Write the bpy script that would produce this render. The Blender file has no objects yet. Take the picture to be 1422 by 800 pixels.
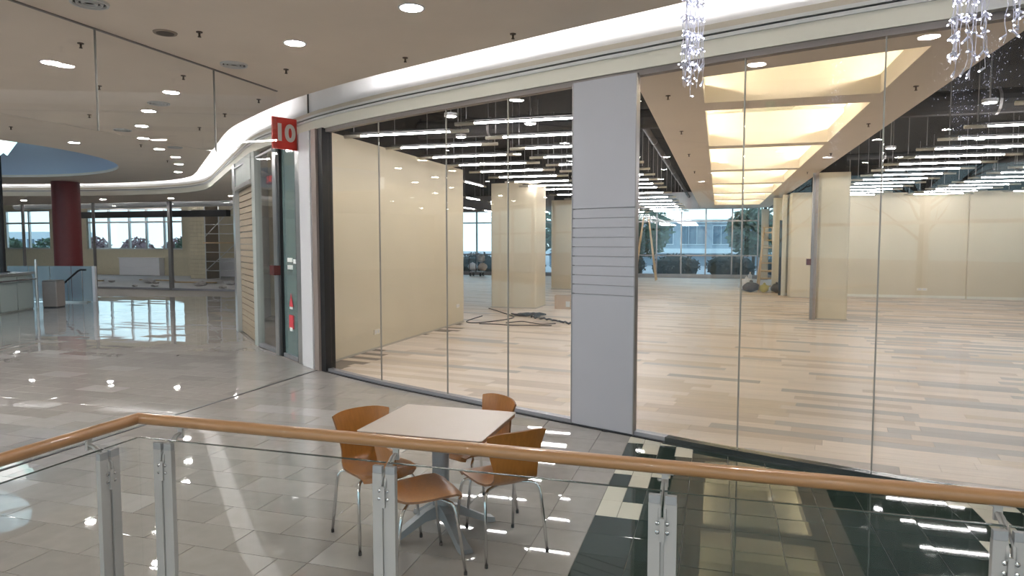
import bpy, bmesh, math, random
from mathutils import Vector, Matrix
from mathutils.geometry import delaunay_2d_cdt
random.seed(7)
scene = bpy.context.scene
COL = scene.collection

# ------------------------------------------------------------------ camera
YAW = math.radians(16.753); PITCH = math.radians(3.802)
cam_d = bpy.data.cameras.new('camera'); cam = bpy.data.objects.new('camera', cam_d); COL.objects.link(cam)
cam_d.sensor_fit = 'HORIZONTAL'; cam_d.sensor_width = 36.0; cam_d.lens = 36.0 * 948 / 1422
cam_d.clip_start = 0.05; cam_d.clip_end = 500
cam.location = (0, 0, 1.9)
cam.rotation_euler = (math.pi / 2 - PITCH, 0, YAW)
scene.camera = cam
# ------------------------------------------------------------------ world: overcast daylight
world = bpy.data.worlds.new('overcast_sky'); scene.world = world; world.use_nodes = True
wn = world.node_tree; wn.nodes.clear()
w_out = wn.nodes.new('ShaderNodeOutputWorld'); w_bg = wn.nodes.new('ShaderNodeBackground')
w_tc = wn.nodes.new('ShaderNodeTexCoord'); w_sep = wn.nodes.new('ShaderNodeSeparateXYZ'); w_rmp = wn.nodes.new('ShaderNodeValToRGB')
wn.links.new(w_tc.outputs['Generated'], w_sep.inputs[0]); wn.links.new(w_sep.outputs['Z'], w_rmp.inputs[0])
w_rmp.color_ramp.elements[0].color = (0.70, 0.92, 1.0, 1); w_rmp.color_ramp.elements[1].color = (0.50, 0.74, 1.0, 1)
wn.links.new(w_rmp.outputs[0], w_bg.inputs[0]); wn.links.new(w_bg.outputs[0], w_out.inputs[0])
w_bg.inputs[1].default_value = 1.35
# ------------------------------------------------------------------ exposure
vs = scene.view_settings
vs.view_transform = 'Standard'; vs.look = 'None'; vs.gamma = 1.0; vs.use_curve_mapping = False
vs.exposure = 0.50
scene.cycles.transparent_max_bounces = 24
scene.cycles.max_bounces = 8
scene.cycles.diffuse_bounces = 4
scene.cycles.glossy_bounces = 4
scene.cycles.sample_clamp_indirect = 4.0
scene.cycles.caustics_reflective = False; scene.cycles.caustics_refractive = False
# lamp strengths (radiance of the luminous surfaces)
E_DOWN, E_TUBE, E_COVE, E_COFFER = 190.0, 43.0, 46.0, 95.0

# ------------------------------------------------------------------ materials
MATS = {}
def mat(name, col, rough=0.5, metal=0.0, spec=0.5, var=0.0, vscale=6.0, bump=0.0, bscale=60.0, emit=None, estr=0.0, rnd=0.0, stretch=None, coat=0.0, tint=None):
    """procedural principled material: var = noise tone variation, rnd = tone change per piece, stretch = grain scale per axis"""
    if name in MATS: return MATS[name]
    m = bpy.data.materials.new(name); m.use_nodes = True; nt = m.node_tree; N = nt.nodes; L = nt.links
    b = N['Principled BSDF']
    b.inputs['Base Color'].default_value = (*col, 1); b.inputs['Roughness'].default_value = rough
    b.inputs['Metallic'].default_value = metal; b.inputs['Specular IOR Level'].default_value = spec
    b.inputs['Coat Weight'].default_value = coat; b.inputs['Coat Roughness'].default_value = 0.05
    geo = N.new('ShaderNodeNewGeometry')
    vec = geo.outputs['Position']
    if stretch:
        mp = N.new('ShaderNodeMapping'); mp.inputs['Rotation'].default_value = (0, 0, stretch[3] if len(stretch) > 3 else 0)
        mp.inputs['Scale'].default_value = stretch[:3]; L.new(vec, mp.inputs['Vector']); vec = mp.outputs['Vector']
    tone = None
    if var > 0:
        n = N.new('ShaderNodeTexNoise'); n.inputs['Scale'].default_value = vscale; n.inputs['Detail'].default_value = 5
        L.new(vec, n.inputs['Vector'])
        mr = N.new('ShaderNodeMapRange'); mr.inputs[1].default_value = 0.25; mr.inputs[2].default_value = 0.75
        mr.inputs[3].default_value = 1 - var; mr.inputs[4].default_value = 1 + var
        L.new(n.outputs['Fac'], mr.inputs[0]); tone = mr.outputs[0]
    if rnd > 0:
        oi = N.new('ShaderNodeObjectInfo')
        ad = N.new('ShaderNodeMath'); ad.operation = 'ADD'; L.new(oi.outputs['Random'], ad.inputs[0]); L.new(geo.outputs['Random Per Island'], ad.inputs[1])
        fr = N.new('ShaderNodeMath'); fr.operation = 'FRACT'; L.new(ad.outputs[0], fr.inputs[0])
        mr = N.new('ShaderNodeMapRange'); mr.inputs[3].default_value = 1 - rnd; mr.inputs[4].default_value = 1 + rnd
        L.new(fr.outputs[0], mr.inputs[0])
        if tone is None: tone = mr.outputs[0]
        else:
            mu = N.new('ShaderNodeMath'); mu.operation = 'MULTIPLY'; L.new(tone, mu.inputs[0]); L.new(mr.outputs[0], mu.inputs[1]); tone = mu.outputs[0]
    if tone is not None:
        vm = N.new('ShaderNodeVectorMath'); vm.operation = 'SCALE'; vm.inputs[0].default_value = col; L.new(tone, vm.inputs['Scale'])
        L.new(vm.outputs[0], b.inputs['Base Color'])
    if bump > 0:
        n2 = N.new('ShaderNodeTexNoise'); n2.inputs['Scale'].default_value = bscale; n2.inputs['Detail'].default_value = 3; L.new(vec, n2.inputs['Vector'])
        bp = N.new('ShaderNodeBump'); bp.inputs['Strength'].default_value = bump; bp.inputs['Distance'].default_value = 0.01
        L.new(n2.outputs['Fac'], bp.inputs['Height']); L.new(bp.outputs[0], b.inputs['Normal'])
    if emit:
        b.inputs['Emission Color'].default_value = (*emit, 1); b.inputs['Emission Strength'].default_value = estr
    MATS[name] = m
    return m
def glass(name, tint=(1, 1, 1), ior=1.45):
    """clear sheet glass: transmits straight through, mirrors by Fresnel"""
    if name in MATS: return MATS[name]
    m = bpy.data.materials.new(name); m.use_nodes = True; nt = m.node_tree; N = nt.nodes; L = nt.links; N.clear()
    o = N.new('ShaderNodeOutputMaterial'); t = N.new('ShaderNodeBsdfTransparent'); g = N.new('ShaderNodeBsdfGlossy'); mx = N.new('ShaderNodeMixShader'); f = N.new('ShaderNodeFresnel')
    t.inputs[0].default_value = (*tint, 1); g.inputs['Roughness'].default_value = 0.0; ge = N.new('ShaderNodeNewGeometry'); mr = N.new('ShaderNodeMapRange'); mr.inputs[3].default_value = ior; mr.inputs[4].default_value = 1 / ior
    L.new(ge.outputs['Backfacing'], mr.inputs[0]); L.new(mr.outputs[0], f.inputs['IOR'])   # same mirror strength from both sides of the sheet
    L.new(f.outputs[0], mx.inputs[0]); L.new(t.outputs[0], mx.inputs[1]); L.new(g.outputs[0], mx.inputs[2]); L.new(mx.outputs[0], o.inputs[0])
    MATS[name] = m; return m
def emis(name, col, s):
    if name in MATS: return MATS[name]
    m = bpy.data.materials.new(name); m.use_nodes = True; nt = m.node_tree; nt.nodes.clear()
    o = nt.nodes.new('ShaderNodeOutputMaterial'); e = nt.nodes.new('ShaderNodeEmission')
    e.inputs[0].default_value = (*col, 1); e.inputs[1].default_value = s; nt.links.new(e.outputs[0], o.inputs[0])
    MATS[name] = m; return m

mat('ceiling_paint', (0.86, 0.77, 0.67), 0.8, var=0.03, vscale=1.5)
mat('white_paint', (0.86, 0.86, 0.86), 0.7)
mat('cream_wall', (0.68, 0.605, 0.455), 0.7, var=0.04, vscale=0.8)
mat('fascia_beige', (0.50, 0.46, 0.38), 0.55)
mat('fascia_cream', (0.80, 0.78, 0.68), 0.5)
mat('fascia_grey', (0.66, 0.67, 0.66), 0.4)
mat('black_slot', (0.012, 0.012, 0.012), 0.6)
mat('header_brown', (0.24, 0.21, 0.20), 0.45)
mat('dark_ceiling', (0.011, 0.0105, 0.0105), 0.9, spec=0.05, var=0.2, vscale=2)
mat('duct_grey', (0.035, 0.035, 0.037), 0.6, spec=0.2, var=0.15, vscale=5)
mat('tile_beige', (0.32, 0.30, 0.283), 0.022, var=0.06, vscale=9, rnd=0.09)
mat('tile_pale', (0.40, 0.385, 0.37), 0.022, var=0.05, vscale=9, rnd=0.06)
mat('tile_cream', (0.60, 0.58, 0.49), 0.03, var=0.04, rnd=0.04)
mat('tile_green', (0.020, 0.034, 0.028), 0.025, var=0.12, vscale=5, rnd=0.15)
mat('grout', (0.20, 0.18, 0.16), 0.7, var=0.1)
mat('plank_pale', (0.77, 0.665, 0.565), 0.42, var=0.09, vscale=4, stretch=(0.35, 7, 1, math.radians(9)), rnd=0.07, spec=0.35)
mat('plank_tan', (0.68, 0.565, 0.44), 0.42, var=0.10, vscale=4, stretch=(0.35, 7, 1, math.radians(9)), rnd=0.06, spec=0.35)
mat('plank_brown', (0.62, 0.515, 0.42), 0.42, var=0.12, vscale=4, stretch=(0.35, 7, 1, math.radians(9)), rnd=0.07, spec=0.35)
mat('plank_grey', (0.51, 0.465, 0.42), 0.42, var=0.10, vscale=4, stretch=(0.35, 7, 1, math.radians(9)), rnd=0.10, spec=0.35)
mat('plank_joint', (0.25, 0.21, 0.17), 0.7)
mat('steel', (0.60, 0.60, 0.60), 0.28, 0.9)
mat('steel_dark', (0.30, 0.29, 0.29), 0.35, 0.8)
mat('chrome', (0.75, 0.75, 0.75), 0.12, 1.0)
mat('channel_grey', (0.34, 0.34, 0.37), 0.35, 0.5)
mat('channel_dark', (0.045, 0.055, 0.055), 0.18, 0.2)
mat('bronze', (0.33, 0.275, 0.25), 0.4, 0.25)
mat('black_metal', (0.02, 0.02, 0.022), 0.4, 0.3)
mat('panel_grey', (0.40, 0.405, 0.445), 0.45, var=0.02, vscale=2)
mat('panel_white', (0.72, 0.72, 0.75), 0.4)
mat('panel_green_grey', (0.42, 0.46, 0.44), 0.45)
mat('rail_wood', (0.42, 0.225, 0.10), 0.32, var=0.10, vscale=8, stretch=(1, 1, 14), coat=0.3)
mat('chair_wood', (0.36, 0.145, 0.032), 0.34, var=0.13, vscale=7, stretch=(9, 9, 1), coat=0.2)
mat('chair_edge', (0.22, 0.10, 0.04), 0.5)
mat('table_top', (0.48, 0.42, 0.37), 0.35, var=0.02)
mat('table_grey', (0.27, 0.29, 0.31), 0.4, 0.35)
mat('post_white', (0.47, 0.46, 0.445), 0.35, var=0.02)
mat('clamp_grey', (0.40, 0.41, 0.42), 0.4, 0.3)
mat('red_sign', (0.62, 0.045, 0.03), 0.45)
mat('white_letter', (0.85, 0.80, 0.74), 0.5)
mat('red_column', (0.15, 0.022, 0.024), 0.4, var=0.05)
mat('dome_blue', (0.58, 0.68, 0.86), 0.7)
mat('shutter_tan', (0.40, 0.32, 0.23), 0.5, 0.2, var=0.2, vscale=40)
mat('cardboard', (0.50, 0.38, 0.28), 0.8, var=0.06)
mat('tape', (0.66, 0.58, 0.50), 0.4)
mat('cable_black', (0.03, 0.03, 0.035), 0.5)
mat('wood_light', (0.60, 0.44, 0.25), 0.55, var=0.1)
mat('alu', (0.62, 0.63, 0.64), 0.35, 0.7)
mat('bag_dark', (0.10, 0.10, 0.11), 0.6, var=0.3, vscale=8, bump=0.5, bscale=9)
mat('bag_yellow', (0.52, 0.46, 0.14), 0.6)
mat('bag_white', (0.75, 0.77, 0.80), 0.5, bump=0.4, bscale=9)
mat('outlet', (0.80, 0.76, 0.66), 0.4)
mat('foliage', (0.055, 0.10, 0.06), 0.7, var=0.4, vscale=3)
mat('foliage_red', (0.22, 0.14, 0.15), 0.7, var=0.4, vscale=3)
mat('hedge', (0.045, 0.05, 0.04), 0.8, var=0.4, vscale=4)
mat('bark', (0.14, 0.10, 0.07), 0.8)
mat('pavement', (0.36, 0.36, 0.37), 0.8, var=0.1)
mat('building_blue', (0.30, 0.36, 0.42), 0.6, var=0.05)
mat('building_band', (0.62, 0.68, 0.72), 0.6)
mat('far_glass', (0.10, 0.16, 0.22), 0.15)
mat('concrete', (0.40, 0.40, 0.40), 0.7, var=0.12, vscale=2)
mat('tile_wall', (0.56, 0.50, 0.36), 0.45, var=0.05, rnd=0.05)
mat('rubble', (0.36, 0.34, 0.32), 0.8, var=0.25, vscale=6)
mat('counter_glass', (0.40, 0.47, 0.46), 0.12)
mat('bin_grey', (0.28, 0.25, 0.235), 0.45, var=0.05)
mat('sticker_white', (0.85, 0.87, 0.86), 0.5)
mat('sticker_red', (0.65, 0.06, 0.08), 0.5)
mat('lock_red', (0.10, 0.02, 0.018), 0.4)
mat('wire_clear', (0.62, 0.62, 0.70), 0.3, spec=0.6)
mat('sprinkler', (0.10, 0.07, 0.05), 0.4, 0.5)
mat('beige_disc', (0.36, 0.30, 0.24), 0.6)
mat('exit_frame', (0.30, 0.30, 0.30), 0.4, 0.3)
glass('clear_glass'); glass('guard_glass', (0.985, 0.995, 0.99), 1.4); glass('window_glass', (0.92, 0.97, 0.98), 1.4)
for nm_, c_, a_ in (('teal_glass', (0.20, 0.29, 0.29), 0.6), ('blue_glass', (0.40, 0.54, 0.62), 0.5)):
    mm = mat(nm_, c_, 0.06); mm.node_tree.nodes['Principled BSDF'].inputs['Alpha'].default_value = a_
mat('glass_seal', (0.30, 0.29, 0.26), 0.35)
mat('glass_edge', (0.03, 0.055, 0.048), 0.25)
emis('lamp_white', (1.0, 0.975, 0.94), E_DOWN); emis('tube_light', (1.0, 0.97, 0.95), E_TUBE); emis('cove_light', (1.0, 0.99, 1.0), E_COVE)
emis('coffer_light', (1.0, 0.88, 0.64), E_COFFER); emis('led_bulb', (0.80, 0.82, 1.0), 9.0); emis('sign_cyan', (0.62, 1.0, 0.97), 1.35); emis('sign_white', (0.95, 1.0, 1.0), 1.6)
emis('led_red', (1.0, 0.10, 0.05), 0.7); emis('exit_green', (0.04, 0.55, 0.22), 1.2); emis('exit_white', (0.8, 1.0, 0.85), 1.2); emis('sign_blue', (0.35, 0.6, 1.0), 2.0)

# ------------------------------------------------------------------ mesh helpers
ROOT = {}
class MB:
    def __init__(s): s.v = []; s.f = []; s.m = []
    def add(s, vs, fs, mi=0):
        o = len(s.v); s.v += [tuple(v) for v in vs]; s.f += [tuple(i + o for i in f) for f in fs]; s.m += [mi] * len(fs); return s
    def box(s, x0, x1, y0, y1, z0, z1, mi=0):
        return s.prism([(x0, y0), (x1, y0), (x1, y1), (x0, y1)], z0, z1, mi)
    def prism(s, poly, z0, z1, mi=0):
        a = sum(poly[i][0] * poly[(i + 1) % len(poly)][1] - poly[(i + 1) % len(poly)][0] * poly[i][1] for i in range(len(poly)))
        if a < 0: poly = poly[::-1]
        n = len(poly); vs = [(x, y, z0) for x, y in poly] + [(x, y, z1) for x, y in poly]
        fs = [tuple(range(n - 1, -1, -1)), tuple(range(n, 2 * n))] + [(i, (i + 1) % n, n + (i + 1) % n, n + i) for i in range(n)]
        return s.add(vs, fs, mi)
    def chamfer(s, poly, z0, z1, c, mi=0):
        """slab with a small bevel round its top edge"""
        a = sum(poly[i][0] * poly[(i + 1) % len(poly)][1] - poly[(i + 1) % len(poly)][0] * poly[i][1] for i in range(len(poly)))
        if a < 0: poly = poly[::-1]
        n = len(poly); cx = sum(p[0] for p in poly) / n; cy = sum(p[1] for p in poly) / n
        inn = []
        for x, y in poly:
            d = math.hypot(x - cx, y - cy) or 1; k = max(0, 1 - 1.4 * c / d); inn.append((cx + (x - cx) * k, cy + (y - cy) * k))
        vs = [(x, y, z0) for x, y in poly] + [(x, y, z1 - c * 0.6) for x, y in poly] + [(x, y, z1) for x, y in inn]
        fs = [tuple(range(2 * n, 3 * n))] + [(i, (i + 1) % n, n + (i + 1) % n, n + i) for i in range(n)] + [(n + i, n + (i + 1) % n, 2 * n + (i + 1) % n, 2 * n + i) for i in range(n)]
        return s.add(vs, fs, mi)
    def obox(s, c, u, v, w, a, b, d, mi=0):
        """box centred at c with half sizes a,b,d along unit axes u,v,w"""
        c, u, v, w = Vector(c), Vector(u).normalized() * a, Vector(v).normalized() * b, Vector(w).normalized() * d
        vs = [c + i * u + j * v + k * w for k in (-1, 1) for j in (-1, 1) for i in (-1, 1)]
        return s.add(vs, [(0, 2, 3, 1), (4, 5, 7, 6), (0, 1, 5, 4), (2, 6, 7, 3), (0, 4, 6, 2), (1, 3, 7, 5)], mi)
    def wallseg(s, p, q, t, z0, z1, mi=0):
        """upright slab from plan point p to q, thickness t centred"""
        p, q = Vector(p[:2]), Vector(q[:2]); d = (q - p).normalized(); n = Vector((-d.y, d.x)) * t / 2
        return s.prism([tuple(p - n), tuple(q - n), tuple(q + n), tuple(p + n)], z0, z1, mi)
    def tube(s, pts, r, seg=8, mi=0, cap=True):
        pts = [Vector(p) for p in pts]; n = len(pts); rr = r if isinstance(r, (list, tuple)) else [r] * n
        rings = []; prev = None
        for i, p in enumerate(pts):
            t = (pts[min(i + 1, n - 1)] - pts[max(i - 1, 0)]).normalized()
            if prev is None:
                a = Vector((0, 0, 1)) if abs(t.z) < 0.9 else Vector((1, 0, 0)); u = t.cross(a).normalized()
            else:
                u = (prev - t * prev.dot(t)).normalized()
            prev = u; w = t.cross(u)
            rings.append([p + (u * math.cos(2 * math.pi * k / seg) + w * math.sin(2 * math.pi * k / seg)) * rr[i] for k in range(seg)])
        vs = [v for r_ in rings for v in r_]
        fs = [(i * seg + k, i * seg + (k + 1) % seg, (i + 1) * seg + (k + 1) % seg, (i + 1) * seg + k) for i in range(n - 1) for k in range(seg)]
        if cap: fs += [tuple(range(seg - 1, -1, -1)), tuple((n - 1) * seg + k for k in range(seg))]
        return s.add(vs, fs, mi)
    def cyl(s, c, r, z0, z1, seg=24, mi=0, r1=None):
        r1 = r if r1 is None else r1
        vs = [(c[0] + r * math.cos(2 * math.pi * k / seg), c[1] + r * math.sin(2 * math.pi * k / seg), z0) for k in range(seg)] + [(c[0] + r1 * math.cos(2 * math.pi * k / seg), c[1] + r1 * math.sin(2 * math.pi * k / seg), z1) for k in range(seg)]
        return s.add(vs, [tuple(range(seg - 1, -1, -1)), tuple(range(seg, 2 * seg))] + [(k, (k + 1) % seg, seg + (k + 1) % seg, seg + k) for k in range(seg)], mi)
    def blob(s, c, r, seed, mi=0, sq=(1, 1, 1), rough=0.25, sub=2):
        """lumpy rounded mass"""
        bm = bmesh.new(); bmesh.ops.create_icosphere(bm, subdivisions=sub, radius=1.0); rg = random.Random(seed)
        vs = []
        for v in bm.verts:
            k = 1 + rg.uniform(-rough, rough); vs.append((c[0] + v.co.x * r * sq[0] * k, c[1] + v.co.y * r * sq[1] * k, c[2] + v.co.z * r * sq[2] * k))
        s.add(vs, [tuple(v.index for v in f.verts) for f in bm.faces], mi); bm.free(); return s
    def mesh(s, name, mats, smooth=False, inv=None):
        me = bpy.data.meshes.new(name)
        vs = s.v if inv is None else [tuple(inv @ Vector(v)) for v in s.v]
        me.from_pydata(vs, [], s.f)
        for m in (mats if isinstance(mats, (list, tuple)) else [mats]): me.materials.append(MATS[m] if isinstance(m, str) else m)
        if any(s.m): me.polygons.foreach_set('material_index', s.m)
        if smooth: me.polygons.foreach_set('use_smooth', [True] * len(me.polygons))
        me.update(); return me
    def build(s, name, mats, parent=None, smooth=False, local=False):
        inv = None
        if parent is not None and not local: inv = ROOT.get(parent.name, Matrix()).inverted()
        o = bpy.data.objects.new(name, s.mesh(name, mats, smooth, inv)); COL.objects.link(o)
        if parent is not None:
            o.parent = parent; ROOT[o.name] = ROOT.get(parent.name, Matrix())
        return o
def smooth_by_angle(o, deg=40):
    me = o.data; me.polygons.foreach_set('use_smooth', [True] * len(me.polygons))
    bm = bmesh.new(); bm.from_mesh(me); lim = math.radians(deg)
    for e in bm.edges:
        if len(e.link_faces) == 2 and e.calc_face_angle(0) > lim: e.smooth = False
    bm.to_mesh(me); bm.free()
def tag(o, label=None, cat=None, group=None, kind=None):
    if label: o['label'] = label
    if cat: o['category'] = cat
    if group: o['group'] = group
    if kind: o['kind'] = kind
    return o
def thing(name, label, cat, loc=(0, 0, 0), rotz=0.0, group=None):
    o = bpy.data.objects.new(name, None); COL.objects.link(o); o.location = loc; o.rotation_euler = (0, 0, rotz)
    o.empty_display_size = 0.1
    ROOT[o.name] = Matrix.Translation(loc) @ Matrix.Rotation(rotz, 4, 'Z')
    return tag(o, label, cat, group)
def struct(name, loc=(0, 0, 0)):
    o = bpy.data.objects.new(name, None); COL.objects.link(o); o.location = loc; o['kind'] = 'structure'; o.empty_display_size = 0.1
    ROOT[o.name] = Matrix.Translation(loc); return o
def S(name, mb, m, smooth=False):
    return tag(mb.build(name, m, smooth=smooth), kind='structure')
def copy_tree(o, parent=None):
    c = o.copy(); COL.objects.link(c); c.parent = parent
    for ch in [x for x in bpy.data.objects if x.parent is o]: copy_tree(ch, c)
    return c
KIDS = {}
def dup(o, loc, rotz=None, label=None, group=None):
    if o.name not in KIDS:
        def kids(p): return [(x, kids(x)) for x in ALL if x.parent is p]
        ALL = list(bpy.data.objects); KIDS[o.name] = kids(o)
    c = o.copy(); COL.objects.link(c); c.location = loc
    if rotz is not None: c.rotation_euler = (0, 0, rotz)
    if label: c['label'] = label
    if group: c['group'] = group
    def rec(ks, par):
        for x, sub in ks:
            d = x.copy(); COL.objects.link(d); d.parent = par; rec(sub, d)
    rec(KIDS[o.name], c); return c
def text_mesh(body, size, fat=0.0, depth=0.004):
    cu = bpy.data.curves.new('lettering', 'FONT'); cu.body = body; cu.size = size; cu.offset = fat; cu.extrude = depth; cu.align_x = 'CENTER'; cu.align_y = 'CENTER'
    o = bpy.data.objects.new('lettering', cu); COL.objects.link(o)
    dg = bpy.context.evaluated_depsgraph_get(); me = bpy.data.meshes.new_from_object(o.evaluated_get(dg))
    bpy.data.objects.remove(o); bpy.data.curves.remove(cu); return me
def flat_poly(outer, holes, z, name, m, thick=0.03):
    """horizontal slab with holes"""
    pts = []; edges = []
    for ring in [outer] + holes:
        o = len(pts); pts += [Vector(p) for p in ring]; edges += [(o + i, o + (i + 1) % len(ring)) for i in range(len(ring))]
    vo, eo, fo, *_ = delaunay_2d_cdt(pts, edges, [], 0, 1e-5)
    def inside(p, ring):
        c = False; n = len(ring)
        for i in range(n):
            (x0, y0), (x1, y1) = ring[i], ring[(i + 1) % n]
            if (y0 > p.y) != (y1 > p.y) and p.x < (x1 - x0) * (p.y - y0) / (y1 - y0) + x0: c = not c
        return c
    keep = []
    for f in fo:
        cen = sum((Vector(vo[i]) for i in f), Vector((0, 0))) / len(f)
        if inside(cen, outer) and not any(inside(cen, h) for h in holes): keep.append(f)
    fo = keep
    bm = bmesh.new(); vv = [bm.verts.new((p.x, p.y, z)) for p in vo]
    for f in fo:
        try: bm.faces.new([vv[i] for i in f])
        except ValueError: pass
    bmesh.ops.delete(bm, geom=[v for v in bm.verts if not v.link_faces], context='VERTS')
    bmesh.ops.recalc_face_normals(bm, faces=bm.faces[:])
    ex = bmesh.ops.extrude_face_region(bm, geom=bm.faces[:])
    for g in ex['geom']:
        if isinstance(g, bmesh.types.BMVert): g.co.z += thick
    bmesh.ops.recalc_face_normals(bm, faces=bm.faces[:])
    me = bpy.data.meshes.new(name); bm.to_mesh(me); bm.free(); me.materials.append(MATS[m])
    o = bpy.data.objects.new(name, me); COL.objects.link(o); o['kind'] = 'structure'; return o

# ------------------------------------------------------------------ plan curves
def catmull(pts, n=8):
    P = [Vector(p) for p in pts]; P = [P[0] * 2 - P[1]] + P + [P[-1] * 2 - P[-2]]; out = []
    for i in range(1, len(P) - 2):
        a, b, c, d = P[i - 1:i + 3]
        for k in range(n):
            t = k / n; out.append(0.5 * ((2 * b) + (c - a) * t + (2 * a - 5 * b + 4 * c - d) * t * t + (3 * b - a - 3 * c + d) * t ** 3))
    return out + [P[-2]]
FPTS = [(-32, 15.4), (-27.5, 17.0), (-23.8, 18.3), (-20.3, 19.0), (-17.4, 18.75), (-15.6, 17.95), (-14.3, 16.85), (-13.2, 15.75), (-11.8, 14.35), (-10.2, 12.75), (-8.2, 10.78), (-6.85, 9.74), (-6.17, 9.26), (-5.44, 8.79),
        (-4.3, 8.2), (-3.1, 7.68), (-1.4, 6.97), (-0.76, 6.72), (0.2, 6.35), (1.4, 5.95), (2.6, 5.62), (5.0, 5.05), (9.5, 4.3)]
FAC = catmull(FPTS, 8)
def normals(path):
    out = []
    for i in range(len(path)):
        t = (path[min(i + 1, len(path) - 1)] - path[max(i - 1, 0)]).normalized(); out.append(Vector((t.y, -t.x)))   # towards the mall
    return out
FNR = normals(FAC)
def fac(X):
    for i in range(len(FAC) - 1):
        a, b = FAC[i], FAC[i + 1]
        if a.x <= X <= b.x: return a.lerp(b, (X - a.x) / (b.x - a.x))
def fnr(X):
    e = 0.05; t = (fac(X + e) - fac(X - e)).normalized(); return Vector((t.y, -t.x))
def fsigned(p):
    """signed distance from the shop front, positive on the mall side"""
    best = 1e9; sg = 1
    for i in range(len(FAC) - 1):
        a, b = FAC[i], FAC[i + 1]; ab = b - a; t = max(0, min(1, (p - a).dot(ab) / ab.length_squared)); q = a + ab * t; d = (p - q).length
        if d < best: best = d; n = Vector((ab.y, -ab.x)); sg = 1 if (p - q).dot(n) >= 0 else -1; bi = (q, n.normalized())
    return best * sg, bi
def sweep(profile, i0=0, i1=None, closed=True):
    """profile of (offset to mall, z) swept along the shop front"""
    idx = range(i0, len(FAC) if i1 is None else i1); m = MB(); k = len(profile); vs = []
    for i in idx:
        for o, z in profile: p = FAC[i] + FNR[i] * o; vs.append((p.x, p.y, z))
    n = len(vs) // k; fs = []
    for i in range(n - 1):
        for j in range(k if closed else k - 1): fs.append((i * k + j, i * k + (j + 1) % k, (i + 1) * k + (j + 1) % k, (i + 1) * k + j))
    if closed: fs += [tuple(range(k)), tuple((n - 1) * k + j for j in range(k - 1, -1, -1))]
    return m.add(vs, fs)
def clip(poly, q, n):
    """keep the part of poly with (p-q).n >= 0"""
    out = []
    for i in range(len(poly)):
        a, b = Vector(poly[i]), Vector(poly[(i + 1) % len(poly)]); da, db = (a - q).dot(n), (b - q).dot(n)
        if da >= 0: out.append((a.x, a.y))
        if (da >= 0) != (db >= 0): c = a.lerp(b, da / (da - db)); out.append((c.x, c.y))
    return out
def area(p): return abs(sum(p[i][0] * p[(i + 1) % len(p)][1] - p[(i + 1) % len(p)][0] * p[i][1] for i in range(len(p)))) / 2
def depth(x, y): return -x * math.sin(YAW) + y * math.cos(YAW)
def inview(x, y, mx=1.0):
    d = depth(x, y); r = x * math.cos(YAW) + y * math.sin(YAW); return d > 0.5 and abs(r) < d * 0.75 * mx + 0.8
CEIL = 3.93

# ================================================================== STRUCTURE
# ---- mall floor: grout bed and tiles
bed = S('floor', MB().box(-46, 13, -11, 39, -0.2, -0.006), 'grout')
tile_w, tile_d, GX, GY = 0.605, 0.3015, 0.12, 5.23
def mall_ok(x, y):
    if y > 22.2 or x > 9.4: return False
    return True
cells = []   # (poly, material, name)
g = 0.0022
def add_cell(x0, x1, y0, y1, m, name='tile'):
    cx, cy = (x0 + x1) / 2, (y0 + y1) / 2
    if not inview(cx, cy, 1.08) or depth(cx, cy) > 24: return
    poly = [(x0 + g, y0 + g), (x1 - g, y0 + g), (x1 - g, y1 - g), (x0 + g, y1 - g)]; cut = False
    if cx > -10.6:
        d, (q, n) = fsigned(Vector((cx, cy)))
        if d < -0.4: return
        if d < 0.75:
            q2 = q + n * 0.07; poly2 = clip(poly, q2, n)
            if len(poly2) < 3 or area(poly2) < 0.004: return
            cut = len(poly2) != 4 or abs(area(poly2) - area(poly)) > 1e-6; poly = poly2
    elif cy > 22.15 or (cx > -14 and cy > 12.9 + (-10.2 - cx) * 2.6): return
    cells.append((depth(cx, cy), poly, m, name, cut, (x0, y0)))
XG0 = GX - 3 * 0.3025   # left edge of the green field
cream_half = {(0, 4), (1, 4), (1, 3), (2, 4), (3, 3), (0, 1), (1, 1), (1, 0), (2, 1), (0, -1), (0, -2), (1, -2),
              (16, 1), (17, 1), (18, 1), (18, 2), (19, 2), (17, 0), (17, -1), (16, -2), (19, 0), (18, -3), (19, -2)}
for j in range(-14, 60):
    y0 = GY + j * tile_d; y1 = y0 + tile_d
    if y1 < 2.2: continue
    # green field of square tiles with scattered cream ones
    for i in range(0, 28):
        x0 = XG0 + i * 0.3025
        if i < 10:
            if (2 * i, j) in cream_half or (2 * i + 1, j) in cream_half:
                for h in (0, 1):
                    cr = (2 * i + h, j) in cream_half
                    add_cell(x0 + h * 0.15125, x0 + (h + 1) * 0.15125, y0, y1, 'tile_cream' if cr else 'tile_green', 'tile' if cr else 'green_tile')
            else: add_cell(x0, x0 + 0.3025, y0, y1, 'tile_green', 'green_tile')
        else: add_cell(x0, x0 + 0.3025, y0, y1, 'tile_pale' if (i + j) % 5 == 0 else 'tile_beige')
    add_cell(XG0 - 0.3025, XG0, y0, y1, 'tile_beige')
    for i in range(1, 3):
        x1 = XG0 - 0.3025 - (i - 1) * tile_w
        add_cell(x1 - tile_w, x1, y0, y1, 'tile_pale' if i == 2 and j % 2 == 0 or random.random() < 0.12 else 'tile_beige')
    off = (j % 3) * 0.2
    xs = XG0 - 0.3025 - 2 * tile_w
    first = tile_w - off if off > 0 else tile_w
    x1 = xs
    while x1 > -30:
        w = first if x1 == xs else tile_w
        add_cell(x1 - w, x1, y0, y1, 'tile_pale' if random.random() < 0.08 else 'tile_beige'); x1 -= w
cells.sort(key=lambda c: c[0])
tmesh = {}
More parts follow.
